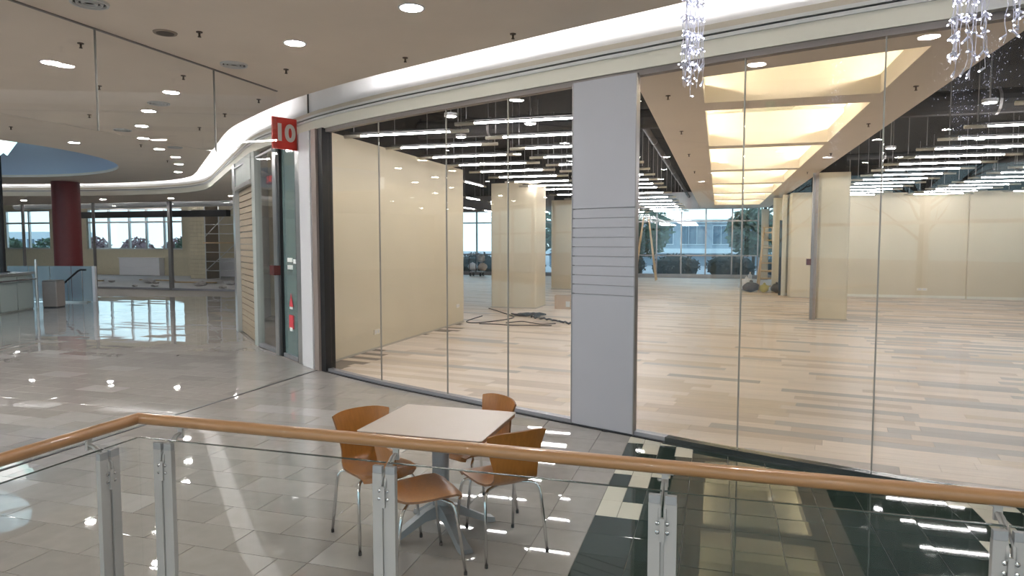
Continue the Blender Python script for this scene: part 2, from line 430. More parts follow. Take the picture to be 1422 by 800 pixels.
cnt = {'tile': 0, 'green_tile': 0}
rest = MB(); RM = ['tile_beige', 'tile_pale', 'tile_cream', 'tile_green']
rg = random.Random(3)
for d, poly, m, name, cut, (x0, y0) in cells:
    cnt[name] += 1
    if cnt[name] <= 300:
        cx = sum(p[0] for p in poly) / len(poly); cy = sum(p[1] for p in poly) / len(poly)
        w = round(max(p[0] for p in poly) - min(p[0] for p in poly), 3)
        key = (m, w)
        if cut or key not in tmesh:
            me = MB().chamfer([(x - cx, y - cy) for x, y in poly], -0.012, 0.0, 0.0004 if m == 'tile_green' else 0.001).mesh(name, m)
            if not cut: tmesh[key] = me
        else: me = tmesh[key]
        o = bpy.data.objects.new(name, me); COL.objects.link(o); o.parent = bed
        o.location = (cx, cy, rg.uniform(-0.0004, 0.0004)); o.rotation_euler = (rg.gauss(0, 0.0016), rg.gauss(0, 0.0016), 0)
    else:
        tx, ty = rg.gauss(0, 0.0026), rg.gauss(0, 0.0034)
        cx = sum(p[0] for p in poly) / len(poly); cy = sum(p[1] for p in poly) / len(poly)
        n = len(poly); a = sum(poly[i][0] * poly[(i + 1) % n][1] - poly[(i + 1) % n][0] * poly[i][1] for i in range(n))
        if a < 0: poly = poly[::-1]
        vs = [(x, y, -0.0008 + tx * (x - cx) + ty * (y - cy)) for x, y in poly] + [(x, y, -0.012) for x, y in poly]
        rest.add(vs, [tuple(range(n))] + [(i, n + i, n + (i + 1) % n, (i + 1) % n) for i in range(n)], RM.index(m))
tag(rest.build('far_tiles', RM, bed), kind='stuff')
# plain tiled slab continuing out of view behind the camera
hid = MB(); hid.box(-44, 13, -10.5, 2.15, -0.02, -0.001)
hid.build('rear_tiling', 'tile_beige', bed)

# ---- shop floor: oak-look planks
sf = S('floor.001', MB().prism([(-5.75, 9.0), (-3.0, 7.72), (-1.3, 6.98), (1.4, 6.0), (9.4, 4.35), (14, 4.35), (14, 39), (-21.8, 39), (-11.3, 15.4), (-5.9, 15.4)], -0.15, -0.004), 'plank_joint')
PW, PL_, PA = 0.195, 1.25, math.radians(-9)
ux, uy = Vector((math.cos(PA), math.sin(PA))), Vector((-math.sin(PA), math.cos(PA)))
rg = random.Random(11)
planks = []
def store_ok(p):
    if p.y > 38.2: return False
    if p.y < 15.35 and p.x < -5.85: return False
    if p.x > 2.3 and p.y > 26.55: return p.y > 28
    if p.x < -10.2 - (p.y - 13.2) * 0.444 or p.x > 11: return False
    return True
for r in range(-10, 230):
    s = -26 + rg.random() * PL_
    while s < 16:
        L_ = PL_; c = ux * (s + L_ / 2) + uy * (r * PW + 4.5); s += L_
        if not inview(c.x, c.y, 1.03) or not store_ok(c): continue
        d = depth(c.x, c.y)
        fs_, (q, n) = fsigned(c)
        if fs_ > 0.9 and c.x > -10: continue
        a, b = ux * (L_ / 2 - 0.001), uy * (PW / 2 - 0.001)
        poly = [tuple(c - a - b), tuple(c + a - b), tuple(c + a + b), tuple(c - a + b)]; cut = False
        if fs_ > -1.2:
            p2 = clip(poly, q - n * 0.05, -n)
            if len(p2) < 3 or area(p2) < 0.01: continue
            cut = abs(area(p2) - area(poly)) > 1e-6; poly = p2
        if c.y < 15.4 and c.x < -5.0:
            p2 = clip(poly, Vector((-5.82, 0)), Vector((1, 0)))
            if len(p2) < 3: continue
            cut = cut or abs(area(p2) - area(poly)) > 1e-6; poly = p2
        # grey boards gather to the right of the room
        gx = max(0, min(1, (c.x - 0.4) / 2.2)) * (1 if 7 < c.y < 20 else 0.45)
        u = rg.random()
        if u < 0.05 + 0.34 * gx: m = 'plank_grey'
        elif u < 0.17 + 0.34 * gx: m = 'plank_brown'
        elif u < 0.36 + 0.25 * gx: m = 'plank_tan'
        else: m = 'plank_pale'
        planks.append((d, poly, m, cut, c))
planks.sort(key=lambda p: p[0])
pm = {}; PMATS = ['plank_pale', 'plank_tan', 'plank_brown', 'plank_grey']
far_pl = MB()
for k, (d, poly, m, cut, c) in enumerate(planks):
    if k < 300:
        if cut or m not in pm:
            me = MB().chamfer([(x - c.x, y - c.y) for x, y in poly], -0.01, 0.0, 0.0012).mesh('plank', m)
            if not cut: pm[m] = me
        else: me = pm[m]
        o = bpy.data.objects.new('plank', me); COL.objects.link(o); o.parent = sf; o.location = (c.x, c.y, rg.uniform(0, 0.0006))
    else:
        n = len(poly); a = sum(poly[i][0] * poly[(i + 1) % n][1] - poly[(i + 1) % n][0] * poly[i][1] for i in range(n))
        if a < 0: poly = poly[::-1]
        far_pl.add([(x, y, 0) for x, y in poly] + [(x, y, -0.008) for x, y in poly], [tuple(range(n))] + [(i, n + i, n + (i + 1) % n, (i + 1) % n) for i in range(n)], PMATS.index(m))
tag(far_pl.build('far_planks', PMATS, sf), kind='stuff')

# ---- mall ceiling with the round dome opening
edge = [FAC[i] + FNR[i] * 0.42 for i in range(len(FAC))]
outer = [tuple(p) for p in edge] + [(13, 4.0), (13, -7.2), (-44, -7.2), (-44, 12.5)]
DC, DR = Vector((-19.4, 10.5)), 5.75
circ = [(DC.x + DR * math.cos(2 * math.pi * k / 72), DC.y + DR * math.sin(2 * math.pi * k / 72)) for k in range(72)]
flat_poly(outer, [circ], CEIL, 'ceiling', 'ceiling_paint', 0.10)
dm = MB(); rings = []
for a in range(0, 9):
    t = a / 8 * math.pi / 2; rr = DR * math.cos(t * 0.94) if a else DR; zz = CEIL + 0.02 + 1.5 * math.sin(t)
    rings.append((rr + (0.02 if a == 0 else 0), zz))
vs = [(DC.x + r * math.cos(2 * math.pi * k / 72), DC.y + r * math.sin(2 * math.pi * k / 72), z) for r, z in rings for k in range(72)]
fs = [(i * 72 + k, i * 72 + (k + 1) % 72, (i + 1) * 72 + (k + 1) % 72, (i + 1) * 72 + k) for i in range(8) for k in range(72)] 
fs = [f for f in fs if min(f) < 5 * 72]   # open above: glazed oculus, added to let daylight into the mall
S('ceiling_dome', dm.add(vs, fs), 'dome_blue', smooth=True)
ocr, ocz = rings[5]
oc = struct('added_oculus', (DC.x, DC.y, ocz))  # added skylight, brightens the dome and the left of the mall
MB().cyl((DC.x, DC.y), ocr, ocz, ocz + 0.012, 48).build('pane', 'window_glass', oc)
for k in range(6):
    a = math.pi * k / 6; u = Vector((math.cos(a), math.sin(a))) * ocr
    MB().tube([(DC.x - u.x, DC.y - u.y, ocz + 0.03 + 0.002 * k), (DC.x + u.x, DC.y + u.y, ocz + 0.03 + 0.002 * k)], 0.05, 6).build('glazing_bar', 'panel_white', oc)
# soffit behind the curved fascia on the left
iA = next(i for i in range(len(FAC)) if FAC[i].x > -10.25)
outer = [tuple(FAC[i] - FNR[i] * 0.02) for i in range(iA + 1)] + [(-10.4, 14.0), (-14.5, 22.6), (-44, 22.6), (-44, 15.4)]
flat_poly(outer, [], 3.55, 'ceiling_soffit', 'ceiling_paint', 0.05)
# cove recess: back wall, top and hidden rear
S('wall_cove', sweep([(0.0, 3.81), (0.0, 4.55), (-0.04, 4.55), (-0.04, 3.81)]), 'white_paint', smooth=False)
S('ceiling_cove', sweep([(-0.04, 4.55), (1.25, 4.55), (1.25, 4.6), (-0.04, 4.6)]), 'white_paint')
S('wall_cove_rear', sweep([(1.2, 4.02), (1.2, 4.56), (1.25, 4.56), (1.25, 4.02)]), 'white_paint')
S('trim_1', sweep([(-0.05, 3.769), (0.045, 3.769), (0.045, 3.825), (-0.05, 3.825)]), 'fascia_beige')
S('trim_2', sweep([(-0.05, 3.74), (0.06, 3.74), (0.06, 3.77), (-0.05, 3.77)]), 'fascia_grey')
S('trim_3', sweep([(-0.05, 3.721), (0.02, 3.721), (0.02, 3.741), (-0.05, 3.741)]), 'black_slot')
S('trim_4', sweep([(-0.05, 3.69), (0.06, 3.69), (0.06, 3.722), (-0.05, 3.722)]), 'fascia_grey')
S('trim_5', sweep([(-0.05, 3.545), (0.045, 3.545), (0.045, 3.691), (-0.05, 3.691)]), 'fascia_cream')
iR = next(i for i in range(len(FAC)) if FAC[i].x > -5.72)
S('trim_6', sweep([(-0.06, 3.49), (0.025, 3.49), (0.025, 3.546), (-0.06, 3.546)], iR), 'header_brown')
# wall above the shop front, inside
S('wall_header', sweep([(-0.10, 3.51), (-0.05, 3.51), (-0.05, 4.6), (-0.10, 4.6)], iA), 'dark_ceiling')
# cove lamps, left out along the stretch by the entrance sign
def cove_lamp(i0, i1, k):
    pts = [(*(FAC[i] + FNR[i] * 0.62), 4.085) for i in range(i0, i1, 2)]
    o = MB().tube(pts, 0.022, 6).build('cove_lamp', 'cove_light')
    return tag(o, k, 'lamp')
iG0 = next(i for i in range(len(FAC)) if FAC[i].x > -6.5); iG1 = next(i for i in range(len(FAC)) if FAC[i].x > -4.4)
cove_lamp(0, iG0, 'fluorescent strip hidden in the curved ceiling cove beside the blue dome')
cove_lamp(iG1, len(FAC), 'fluorescent strip hidden in the ceiling cove above the large shop window')
pp = fac(-5.93) + fnr(-5.93) * 0.01
S('trim_9', MB().obox((pp.x, pp.y, 4.0), (fnr(-5.93).y, -fnr(-5.93).x, 0), (fnr(-5.93).x, fnr(-5.93).y, 0), (0, 0, 1), 0.008, 0.01, 0.19), 'black_slot')
# white return at the right end of the fascia
rp = fac(1.72); rn = fnr(1.72)
S('trim_7', MB().prism([tuple(rp + rn * 0.05), tuple(rp + rn * 0.09), tuple(fac(3.4) + fnr(3.4) * 0.35), tuple(fac(3.4) + fnr(3.4) * 0.05)], 3.545, 3.925), 'fascia_grey')

# ---- outer walls of the mall, windows behind the camera
S('wall_left', MB().box(-44.3, -44, -10.5, 22.6, 0, 4.7), 'ceiling_paint')
S('wall_right', MB().box(12.7, 13, -10.5, 5.0, 0, 4.7), 'ceiling_paint')
def glazed_wall(name, x0, x1, y, z0, z1, xs, zs, wall_z1, wall_mat, frame='steel', t=0.06, skip=()):
    """wall with a band of windows: frame bars and single panes are parts"""
    w = struct(name, (x0, y, 0))
    for x in xs: MB().box(x - t / 2, x + t / 2, y - 0.06, y + 0.06, z0, z1).build('mullion', frame, w)
    for z in zs: MB().box(xs[0], xs[-1], y - 0.05, y + 0.05, z - t / 2, z + t / 2).build('transom', frame, w)
    allz = [z0] + [z for z in zs if z0 + 0.1 < z < z1 - 0.1] + [z1]
    for a, b in zip(xs, xs[1:]):
        for c, d in zip(allz, allz[1:]):
            MB().box(a + t / 2, b - t / 2, y - 0.004, y + 0.004, c + t / 2, d - t / 2).build('pane', 'window_glass', w)
    return w
xs = [-40 + 2.2 * k for k in range(24)]
S('wall_rear', MB().box(-44, 13, -7.3, -6.9, 0, 0.25).box(-44, 13, -7.3, -6.9, 3.8, 4.7).box(-44, -40, -7.3, -6.9, 0.25, 3.8).box(xs[-1], 13, -7.3, -6.9, 0.25, 3.8), 'ceiling_paint')
glazed_wall('window_4', -40, xs[-1], -7.1, 0.25, 3.8, xs, [0.28, 2.4, 3.77], 4.7, None, 'panel_white', 0.09)

# ---- shop interior walls
S('wall_shop_left', MB().prism([(-6.0, 9.24), (-5.82, 9.13), (-5.82, 15.3), (-6.0, 15.3)], 0, 3.62), 'cream_wall')
S('wall_shop_left_upper', MB().box(-5.99, -5.86, 9.3, 15.3, 3.62, 4.6), 'dark_ceiling')
S('baseboard_left', MB().box(-5.82, -5.812, 9.2, 15.3, 0, 0.035), 'fascia_beige')
S('wall_back', MB().box(2.35, 14, 26.5, 28.0, 0, 3.62), 'cream_wall')
S('wall_back_upper', MB().box(2.4, 14, 26.6, 27.9, 3.62, 4.65), 'dark_ceiling')
S('wall_back_return', MB().box(8.05, 14, 26.38, 26.5, 0, 3.62), 'cream_wall')
S('baseboard_back', MB().box(2.35, 8.05, 26.475, 26.5, 0, 0.09).box(8.05, 14, 26.355, 26.38, 0, 0.09), 'fascia_cream')
S('wall_shop_right', MB().box(13.8, 14, 4.4, 39, 0, 4.65), 'cream_wall')
S('wall_partition', MB().wallseg((-10.35, 13.2), (-21.5, 38.3), 0.15, 0, 4.65), 'concrete')
S('wall_between_shops', MB().box(-6.05, -6.0, 9.5, 15.2, 0, 4.6), 'white_paint')
S('wall_shop_corner', MB().box(-12.2, -6.0, 15.2, 15.36, 0, 4.65), 'cream_wall')
flat_poly([tuple(FAC[i] - FNR[i] * 0.08) for i in range(iA, len(FAC))] + [(14, 4.4), (14, 39), (-22, 39), (-10.5, 13.2)], [], 4.6, 'ceiling_shop', 'dark_ceiling', 0.05)
# shop window wall to the street
xs = [2.86 - 0.86, 0.71, -0.63, -1.9, -3.2, -4.5, -5.8, -7.1, -8.4, -9.7, -11.0, -12.3, -13.6, -14.9, -16.2, -17.5, -18.8, -20.1][::-1]
glazed_wall('window_2', -20.1, 2.0, 38.0, 0.15, 3.74, xs, [0.17, 1.21, 3.05, 3.72], 4.6, None, 'steel_dark', 0.07)
glazed_wall('window_3', 2.5, 8.5, 38.0, 0.15, 3.74, [2.5, 3.7, 5.0, 6.3, 7.6, 8.9], [0.17, 1.21, 3.05, 3.72], 4.6, None, 'steel_dark', 0.07)
S('wall_window', MB().box(-22, 14, 37.85, 38.15, 0, 0.15).box(-22, 14, 37.85, 38.15, 3.74, 4.65).box(-22, -20.1, 37.85, 38.15, 0, 4.65).box(8.9, 14, 37.85, 38.15, 0, 4.65), 'steel_dark')
# ---- far shop on the left
S('wall_far', MB().box(-46, -42.95, 32, 32.3, 0, 4.3).box(-42.95, -29.3, 32, 32.3, 0, 1.5).box(-42.95, -29.3, 32, 32.3, 3.9, 4.3).box(-39.2, -36.3, 32, 32.3, 1.5, 3.9).box(-29.3, -18, 32, 32.3, 0, 4.3), 'tile_wall')
glazed_wall('window_5', -42.9, -39.2, 32.15, 1.5, 3.9, [-42.9, -41.0, -39.2], [1.53, 3.1, 3.87], 4.3, None, 'steel', 0.1)
glazed_wall('window_6', -36.3, -29.3, 32.15, 1.5, 3.9, [-36.3, -34.73, -33.2, -31.95, -30.65, -29.35], [1.53, 3.1, 3.87], 4.3, None, 'steel', 0.1)
flat_poly([(-46, 22.4), (-14.4, 22.4), (-18.8, 32.3), (-46, 32.3)], [], 4.25, 'ceiling_far_shop', 'duct_grey', 0.05)
S('wall_far_left', MB().box(-46, -45.8, 22.4, 32.3, 0, 4.3), 'concrete')
S('floor.002', MB().prism([(-46, 22.35), (-14.4, 22.35), (-18.7, 32.2), (-46, 32.2)], -0.1, 0.004), 'concrete')
S('wall_far_header', MB().box(-44, -14.3, 22.25, 22.4, 3.62, 4.3), 'panel_grey')
w = struct('window_7', (-30, 22.3, 0))
fx = [-44, -40.2, -36.4, -32.6, -28.8, -24.9, -21.0, -17.6, -14.5]
for a, b in zip(fx, fx[1:]):
    MB().box(a + 0.01, b - 0.01, 22.295, 22.305, 0.08, 3.6).build('pane', 'clear_glass', w)
for x in fx: MB().box(x - (0.07 if abs(x + 21) < 0.1 else 0.02), x + (0.07 if abs(x + 21) < 0.1 else 0.02), 22.24, 22.36, 0, 3.62).build('mullion', 'steel_dark', w)
MB().box(-44, -14.4, 22.25, 22.35, 0, 0.08).build('bottom_channel', 'channel_grey', w)
MB().box(-44, -14.4, 22.25, 22.35, 3.56, 3.62).build('top_channel', 'steel_dark', w)

# ================================================================== LARGE SHOP WINDOW
w1 = struct('window_1', (-2, 7.2, 0))
def pane_run(xs, m='clear_glass'):
    for a, b in zip(xs, xs[1:]):
        p, q = fac(a), fac(b); d = (q - p).normalized() * 0.006
        MB().wallseg(p + d, q - d, 0.012, 0.05, 3.51).build('pane', m, w1)
    for x in xs[1:-1]:
        p = fac(x); n = fnr(x); t = Vector((-n.y, n.x))
        MB().obox((p.x, p.y, 1.78), (t.x, t.y, 0), (n.x, n.y, 0), (0, 0, 1), 0.0055, 0.008, 1.73).build('seal', 'glass_seal', w1)
pane_run([-5.42, -4.30, -3.14, -2.25, -1.42])
pane_run([-0.74, 0.2, 1.22, 2.3, 3.5, 4.8, 6.3, 7.8, 9.3])
i0 = next(i for i in range(len(FAC)) if FAC[i].x > -5.46); iD = next(i for i in range(len(FAC)) if FAC[i].x > -0.45)
sweep([(-0.045, -0.005), (0.045, -0.005), (0.045, 0.05), (-0.045, 0.05)], i0, iD + 1).build('bottom_channel', 'channel_grey', w1)
sweep([(0.046, -0.005), (0.075, -0.005), (0.075, 0.012), (0.046, 0.012)], i0, iD + 1).build('threshold_strip', 'black_metal', w1)
sweep([(-0.045, -0.005), (0.045, -0.005), (0.045, 0.05), (-0.045, 0.05)], iD).build('bottom_channel', 'channel_dark', w1)
sweep([(0.046, -0.005), (0.10, -0.005), (0.10, 0.01), (0.046, 0.01)], iD).build('threshold_strip', 'channel_dark', w1)

# ---- grey clad pillar in the shop window
pa, pb = fac(-1.41), fac(-0.75); pt = (pb - pa).normalized(); pn = Vector((pt.y, -pt.x)); pc = (pa + pb) / 2
PH = (pb - pa).length / 2
pil = thing('pillar', 'grey panelled pillar with narrow horizontal slats standing in the large shop window', 'pillar', (pc.x, pc.y, 0))
def pbox(z0, z1, a, b0, b1, off=0.0):
    c = pc + pn * ((b0 + b1) / 2) + pt * off
    return MB().obox((c.x, c.y, (z0 + z1) / 2), (pt.x, pt.y, 0), (pn.x, pn.y, 0), (0, 0, 1), a, (b1 - b0) / 2, (z1 - z0) / 2)
pbox(0.0, 3.52, PH - 0.012, -0.02, 0.035).build('core', 'steel_dark', pil)
pbox(2.245, 3.51, PH, 0.036, 0.06).build('panel', 'panel_grey', pil)
pbox(0.02, 1.375, PH, 0.036, 0.06).build('panel', 'panel_grey', pil)
zs = [1.38 + k * (2.24 - 1.38) / 9 for k in range(10)]
for k in range(9): pbox(zs[k] + 0.003, zs[k + 1] - 0.003, PH, 0.036, 0.058 + (k % 2) * 0.002).build('slat', 'panel_grey', pil)
for s in (-1, 1): pbox(0.0, 3.51, 0.006, 0.0, 0.064, s * (PH + 0.006)).build('edge_strip', 'steel_dark', pil)

# ---- light coffer bay in the shop ceiling
bay = struct('ceiling_bay', (0.8, 7, 3.7))
Z0, Z1, Z2 = 3.7, 3.93, 4.32
cof = [(7.55 - 0.0, 9.3), (9.85, 13.45), (13.85, 17.9), (18.3, 22.0), (22.4, 26.1), (26.5, 30.2), (30.6, 34.4)]
XL, XR = -0.2, 1.84
fl = lambda X: fac(X).y + 0.12
MB().prism([(-0.92, fl(-0.74) ), (XL, fl(XL)), (XL, 37.5), (-0.92, 37.5)], Z0, Z1).build('soffit', 'ceiling_paint', bay)
MB().prism([(XR, fl(XR)), (2.46, fl(2.46)), (2.46, 37.5), (XR, 37.5)], Z0, Z1).build('soffit', 'ceiling_paint', bay)
MB().prism([(XL, fl(XL)), (XR, fl(XR)), (XR, 7.22), (XL, 7.86)], Z0, Z1).build('soffit', 'ceiling_paint', bay)
prev = None
for k, (a, b) in enumerate(cof):
    nx = cof[k + 1][0] if k + 1 < len(cof) else 37.5
    MB().box(XL, XR, b, nx, Z0, Z1).build('soffit', 'ceiling_paint', bay)
for x in (-0.92, 2.46): MB().box(x - 0.02 if x > 0 else x, x if x > 0 else x + 0.02, 7.2 if x < 0 else 6.2, 37.5, Z1, 4.6).build('side_panel', 'ceiling_paint', bay)
for k, (a, b) in enumerate(cof):
    a0 = a - 0.1 if k else 7.0
    x0, x1, y0, y1 = XL - 0.28, XR + 0.28, a0 - 0.15, b + 0.2
    r = MB()
    r.add([(x0, y0, Z1), (x1, y0, Z1), (x1, y1, Z1), (x0, y1, Z1), (x0, y0, Z2), (x1, y0, Z2), (x1, y1, Z2), (x0, y1, Z2)], [(0, 1, 5, 4), (1, 2, 6, 5), (2, 3, 7, 6), (3, 0, 4, 7)]).build('recess', 'fascia_cream', bay)
    for q in range(3):
        xa, xb = x0 + (x1 - x0) * q / 3, x0 + (x1 - x0) * (q + 1) / 3
        MB().box(xa + 0.006, xb - 0.006, y0, y1, Z2, Z2 + 0.02).build('panel', 'fascia_cream', bay)
    MB().box(x0, x1, y0, y1, Z2 + 0.025, Z2 + 0.04).build('backing', 'header_brown', bay)
    for nm, pts in (('side', [(XR + 0.18, a0 + 0.3, Z1 + 0.04), (XR + 0.18, b - 0.1, Z1 + 0.04)]), ('side2', [(XL - 0.18, a0 + 0.9, Z1 + 0.04), (XL - 0.18, b - 0.1, Z1 + 0.04)]), ('near', [(XL + 0.1, a0 - 0.06, Z1 + 0.04), (XR - 0.1, a0 - 0.06, Z1 + 0.04)])):
        if nm == 'near' and k == 0: continue
        tag(MB().tube(pts, 0.02, 6).build('coffer_tube', 'coffer_light'), 'warm fluorescent tube lying hidden on the ledge of a ceiling coffer', 'lamp', 'tubes hidden in the ceiling coffers')

# ================================================================== ENTRANCE AND SHOPFRONT LEFT OF THE WINDOW
d1 = struct('door_1', (-7, 9.9, 0))
def upright(x0, x1, t, z0, z1, name, m, parent=d1, off=0.0):
    p, q = fac(x0), fac(x1); n = fnr((x0 + x1) / 2) * off
    return MB().wallseg(p + n, q + n, t, z0, z1).build(name, m, parent)
upright(-5.55, -5.44, 0.16, 0, 3.55, 'post', 'black_metal')
upright(-5.69, -5.565, 0.18, 0, 3.55, 'post', 'bronze', off=0.02)
upright(-6.08, -5.75, 0.16, 0, 3.55, 'cover_panel', 'panel_white', off=0.02)
upright(-6.28, -6.12, 0.14, 0, 3.55, 'post', 'steel')
upright(-6.33, -6.285, 0.10, 0, 3.55, 'post', 'black_metal')
upright(-6.9, -6.34, 0.012, 0.05, 3.55, 'pane', 'teal_glass')
upright(-7.0, -6.91, 0.10, 0, 3.55, 'post', 'black_metal')
upright(-7.14, -7.0, 0.14, 0, 3.55, 'post', 'steel')
upright(-8.0, -7.15, 0.012, 0.05, 3.55, 'pane', 'clear_glass')
upright(-8.2, -8.0, 0.12, 0, 3.55, 'post', 'panel_green_grey')
upright(-9.95, -9.69, 0.2, 0, 3.55, 'post', 'steel')
upright(-10.2, -9.0, 0.14, 3.06, 3.55, 'cover_panel', 'panel_green_grey')
upright(-9.0, -8.2, 0.14, 3.06, 3.55, 'cover_panel', 'panel_green_grey')
upright(-9.9, -8.2, 0.2, 2.98, 3.06, 'shutter_rail', 'steel')
upright(-8.0, -6.35, 0.09, 0.0, 0.06, 'bottom_channel', 'channel_grey')
for x0, x1, zz in ((-6.72, -6.55, 1.62), (-6.72, -6.55, 1.50), (-6.5, -6.42, 1.60)): upright(x0, x1, 0.016, zz - 0.035, zz + 0.035, 'sticker', 'sticker_white', off=0.012)
for zz in (0.96,): 
    p = fac(-6.62) + fnr(-6.62) * 0.014; t = (fac(-6.5) - fac(-6.74)).normalized()
    for pts_, m_ in (([(-0.08, -0.10), (0.09, -0.10), (0.0, 0.12)], 'sticker_red'), ([(-0.07, -0.14), (0.07, -0.14), (0.07, -0.105), (-0.07, -0.105)], 'sticker_white')):
        k = len(pts_); nn = fnr(-6.62) * 0.004
        vv = [(p.x + t.x * a, p.y + t.y * a, zz + b) for a, b in pts_] + [(p.x + t.x * a + nn.x, p.y + t.y * a + nn.y, zz + b) for a, b in pts_]
        MB().add(vv, [tuple(range(k)), tuple(range(2 * k - 1, k - 1, -1))] + [(i, k + i, k + (i + 1) % k, (i + 1) % k) for i in range(k)]).build('sticker', m_, d1)
upright(-6.70, -6.55, 0.016, 0.50, 0.72, 'sticker', 'sticker_red', off=0.012)
upright(-6.67, -6.58, 0.018, 0.46, 0.52, 'sticker', 'sticker_white', off=0.0135)
upright(-7.10, -6.93, 0.12, 1.36, 1.52, 'lock_box', 'lock_red', off=0.10)
# roller shutter
p, q = fac(-9.68), fac(-8.21); sc_ = (p + q) / 2
rs = thing('roller_shutter', 'closed tan metal roller shutter beside the glass entrance panels', 'shutter', (sc_.x, sc_.y, 0))
nsl = 24
for k in range(nsl):
    z = 0.02 + k * 2.96 / nsl; nrm = fnr(-9)
    MB().wallseg(p, q, 0.03, z + 0.008, z + 2.96 / nsl - 0.008).build('slat', 'shutter_tan', rs)
MB().wallseg(p - nrm * 0.03, q - nrm * 0.03, 0.012, 0.02, 2.98).build('backing', 'steel_dark', rs)
# red blade sign
sp = Vector((-6.19, 9.30)); sn = Vector((-math.sin(math.radians(25)), -math.cos(math.radians(25)))); e0 = sp + sn * 0.10; e1 = e0 + sn * 0.40
sg_c = (e0 + e1) / 2
sign = thing('blade_sign', 'red square sign with white number 10 projecting beside the entrance', 'sign', (sg_c.x, sg_c.y, 3.3))
MB().wallseg(e0, e1, 0.035, 3.31, 3.78).build('sign_board', 'red_sign', sign)
MB().wallseg(sp, e0 + sn * 0.02, 0.025, 3.50, 3.53).build('bracket', 'steel', sign)
MB().wallseg(sp, e0 + sn * 0.02, 0.025, 3.68, 3.71).build('bracket', 'steel', sign)
for side in (1, -1):
    me = text_mesh('10', 0.345, 0.014, 0.003); me.materials.append(MATS['white_letter'])
    fn = Vector((sn.y, -sn.x)) * side; fn3 = Vector((fn.x, fn.y, 0)); r3 = Vector((0, 0, 1)).cross(fn3)
    rot = Matrix((r3, Vector((0, 0, 1)), fn3)).transposed().to_4x4()
    o = bpy.data.objects.new('numeral', me); COL.objects.link(o); o.parent = sign
    o.matrix_local = Matrix.Translation(Vector((0, 0, 0.245)) + fn3 * 0.019) @ rot
# white bar in place of a bright streak reflected beyond the sign
tag(MB().wallseg(fac(-9.6) + fnr(-9.6) * 0.12, fac(-7.0) + fnr(-7.0) * 0.12, 0.03, 3.42, 3.45).build('streak_bar', 'panel_white'), 'slim white bar standing for a reflected streak along the shop front by the red number sign', 'bar')
# small red LED board behind the glass
lp = (fac(-7.9) + fac(-7.2)) / 2 - fnr(-7.5) * 0.12; lt = (fac(-7.2) - fac(-7.9)).normalized(); ln = fnr(-7.5)
led = thing('led_board', 'small red LED message board hanging behind the glass by the shutter', 'sign', (lp.x, lp.y, 3.0))
MB().obox((lp.x, lp.y, 3.02), (lt.x, lt.y, 0), (ln.x, ln.y, 0), (0, 0, 1), 0.40, 0.02, 0.075).build('case', 'lock_red', led)
n3 = Vector((ln.x, ln.y, 0)); r3 = Vector((0, 0, 1)).cross(n3)
for k, chx in enumerate('50%5C'):
    me = text_mesh(chx, 0.14, 0.0, 0.002); me.materials.append(MATS['led_red'])
    o = bpy.data.objects.new('led_character', me); COL.objects.link(o); o.parent = led
    if chx == '%': o['kind'] = 'stuff'
    o.matrix_local = Matrix.Translation(n3 * 0.024 + Vector((0, 0, 0.02)) + r3 * (-0.26 + 0.125 * k + (0.06 if k == 4 else 0))) @ Matrix((r3, Vector((0, 0, 1)), n3)).transposed().to_4x4()

# ================================================================== SMOKE CURTAIN AND FLOOR TRACK
sm = struct('window_8', (-5.7, 5, 2.97))
ys = [7.98, 6.8, 5.2, 3.6, 2.0, 0.4, -1.2, -2.8]
for a, b in zip(ys, ys[1:]):
    MB().box(-5.705, -5.695, b + 0.006, a - 0.006, 2.97, 3.92).build('pane', 'clear_glass', sm)
for y in ys[1:-1]: MB().box(-5.708, -5.692, y - 0.006, y + 0.006, 2.97, 3.92).build('seal', 'glass_seal', sm)
MB().box(-5.715, -5.685, -2.8, 8.0, 3.918, 3.934).build('ceiling_track', 'header_brown', sm)
S('trim_8', MB().box(-5.72, -5.68, 1.6, 8.85, -0.004, 0.004), 'black_metal')

# ================================================================== GLASS BALUSTRADE IN FRONT
bal = thing('glass_balustrade', 'glass balustrade with round wooden handrail and white metal posts around the table area', 'railing', (-2.44, 2.37, 0))
RZ, RYY, RX = 1.10, 2.45, -2.52
GYY, GXX = 2.37, -2.44
def rail(pts, name='handrail'):
    return MB().tube(pts, 0.0255, 20).build(name, 'rail_wood', bal, smooth=True)
def mitre_rail():
    m = MB(); seg = 24; r = 0.0255; path = [(RX, -2.5), (RX, RYY), (5.2, RYY)]
    rings = []
    for i, (x, y) in enumerate(path):
        for k in range(seg):
            a = 2 * math.pi * k / seg; h = r * math.cos(a); v = r * math.sin(a)   # h: sideways to the outer side
            if i == 0: rings.append((x - h, y, RZ + v))
            elif i == 1: rings.append((x - h, y + h, RZ + v))
            else: rings.append((x, y + h, RZ + v))
    fs = [(i * seg + k, i * seg + (k + 1) % seg, (i + 1) * seg + (k + 1) % seg, (i + 1) * seg + k) for i in range(2) for k in range(seg)]
    o = m.add(rings, fs).build('handrail', 'rail_wood', bal, smooth=True); smooth_by_angle(o, 35); return o
mitre_rail()
posts_x = [-2.285, -1.225, -0.165, 0.86, 1.92, 2.98, 4.04]
posts_y = [2.19, 1.66, 0.6, -0.46, -1.52]
def glass_panel(p, q):
    MB().wallseg(p, q, 0.012, 0.04, 1.04).build('glass_panel', 'guard_glass', bal)
    d = (Vector(q) - Vector(p)).normalized() * 0.001
    MB().wallseg(Vector(p) + d, Vector(q) - d, 0.0125, 1.0395, 1.0415).build('glass_rim', 'glass_edge', bal)
xb = [GXX] + [x for x in posts_x] + [5.2]
for a, b in zip(xb, xb[1:]): glass_panel((a + 0.004, GYY), (b - 0.004, GYY))
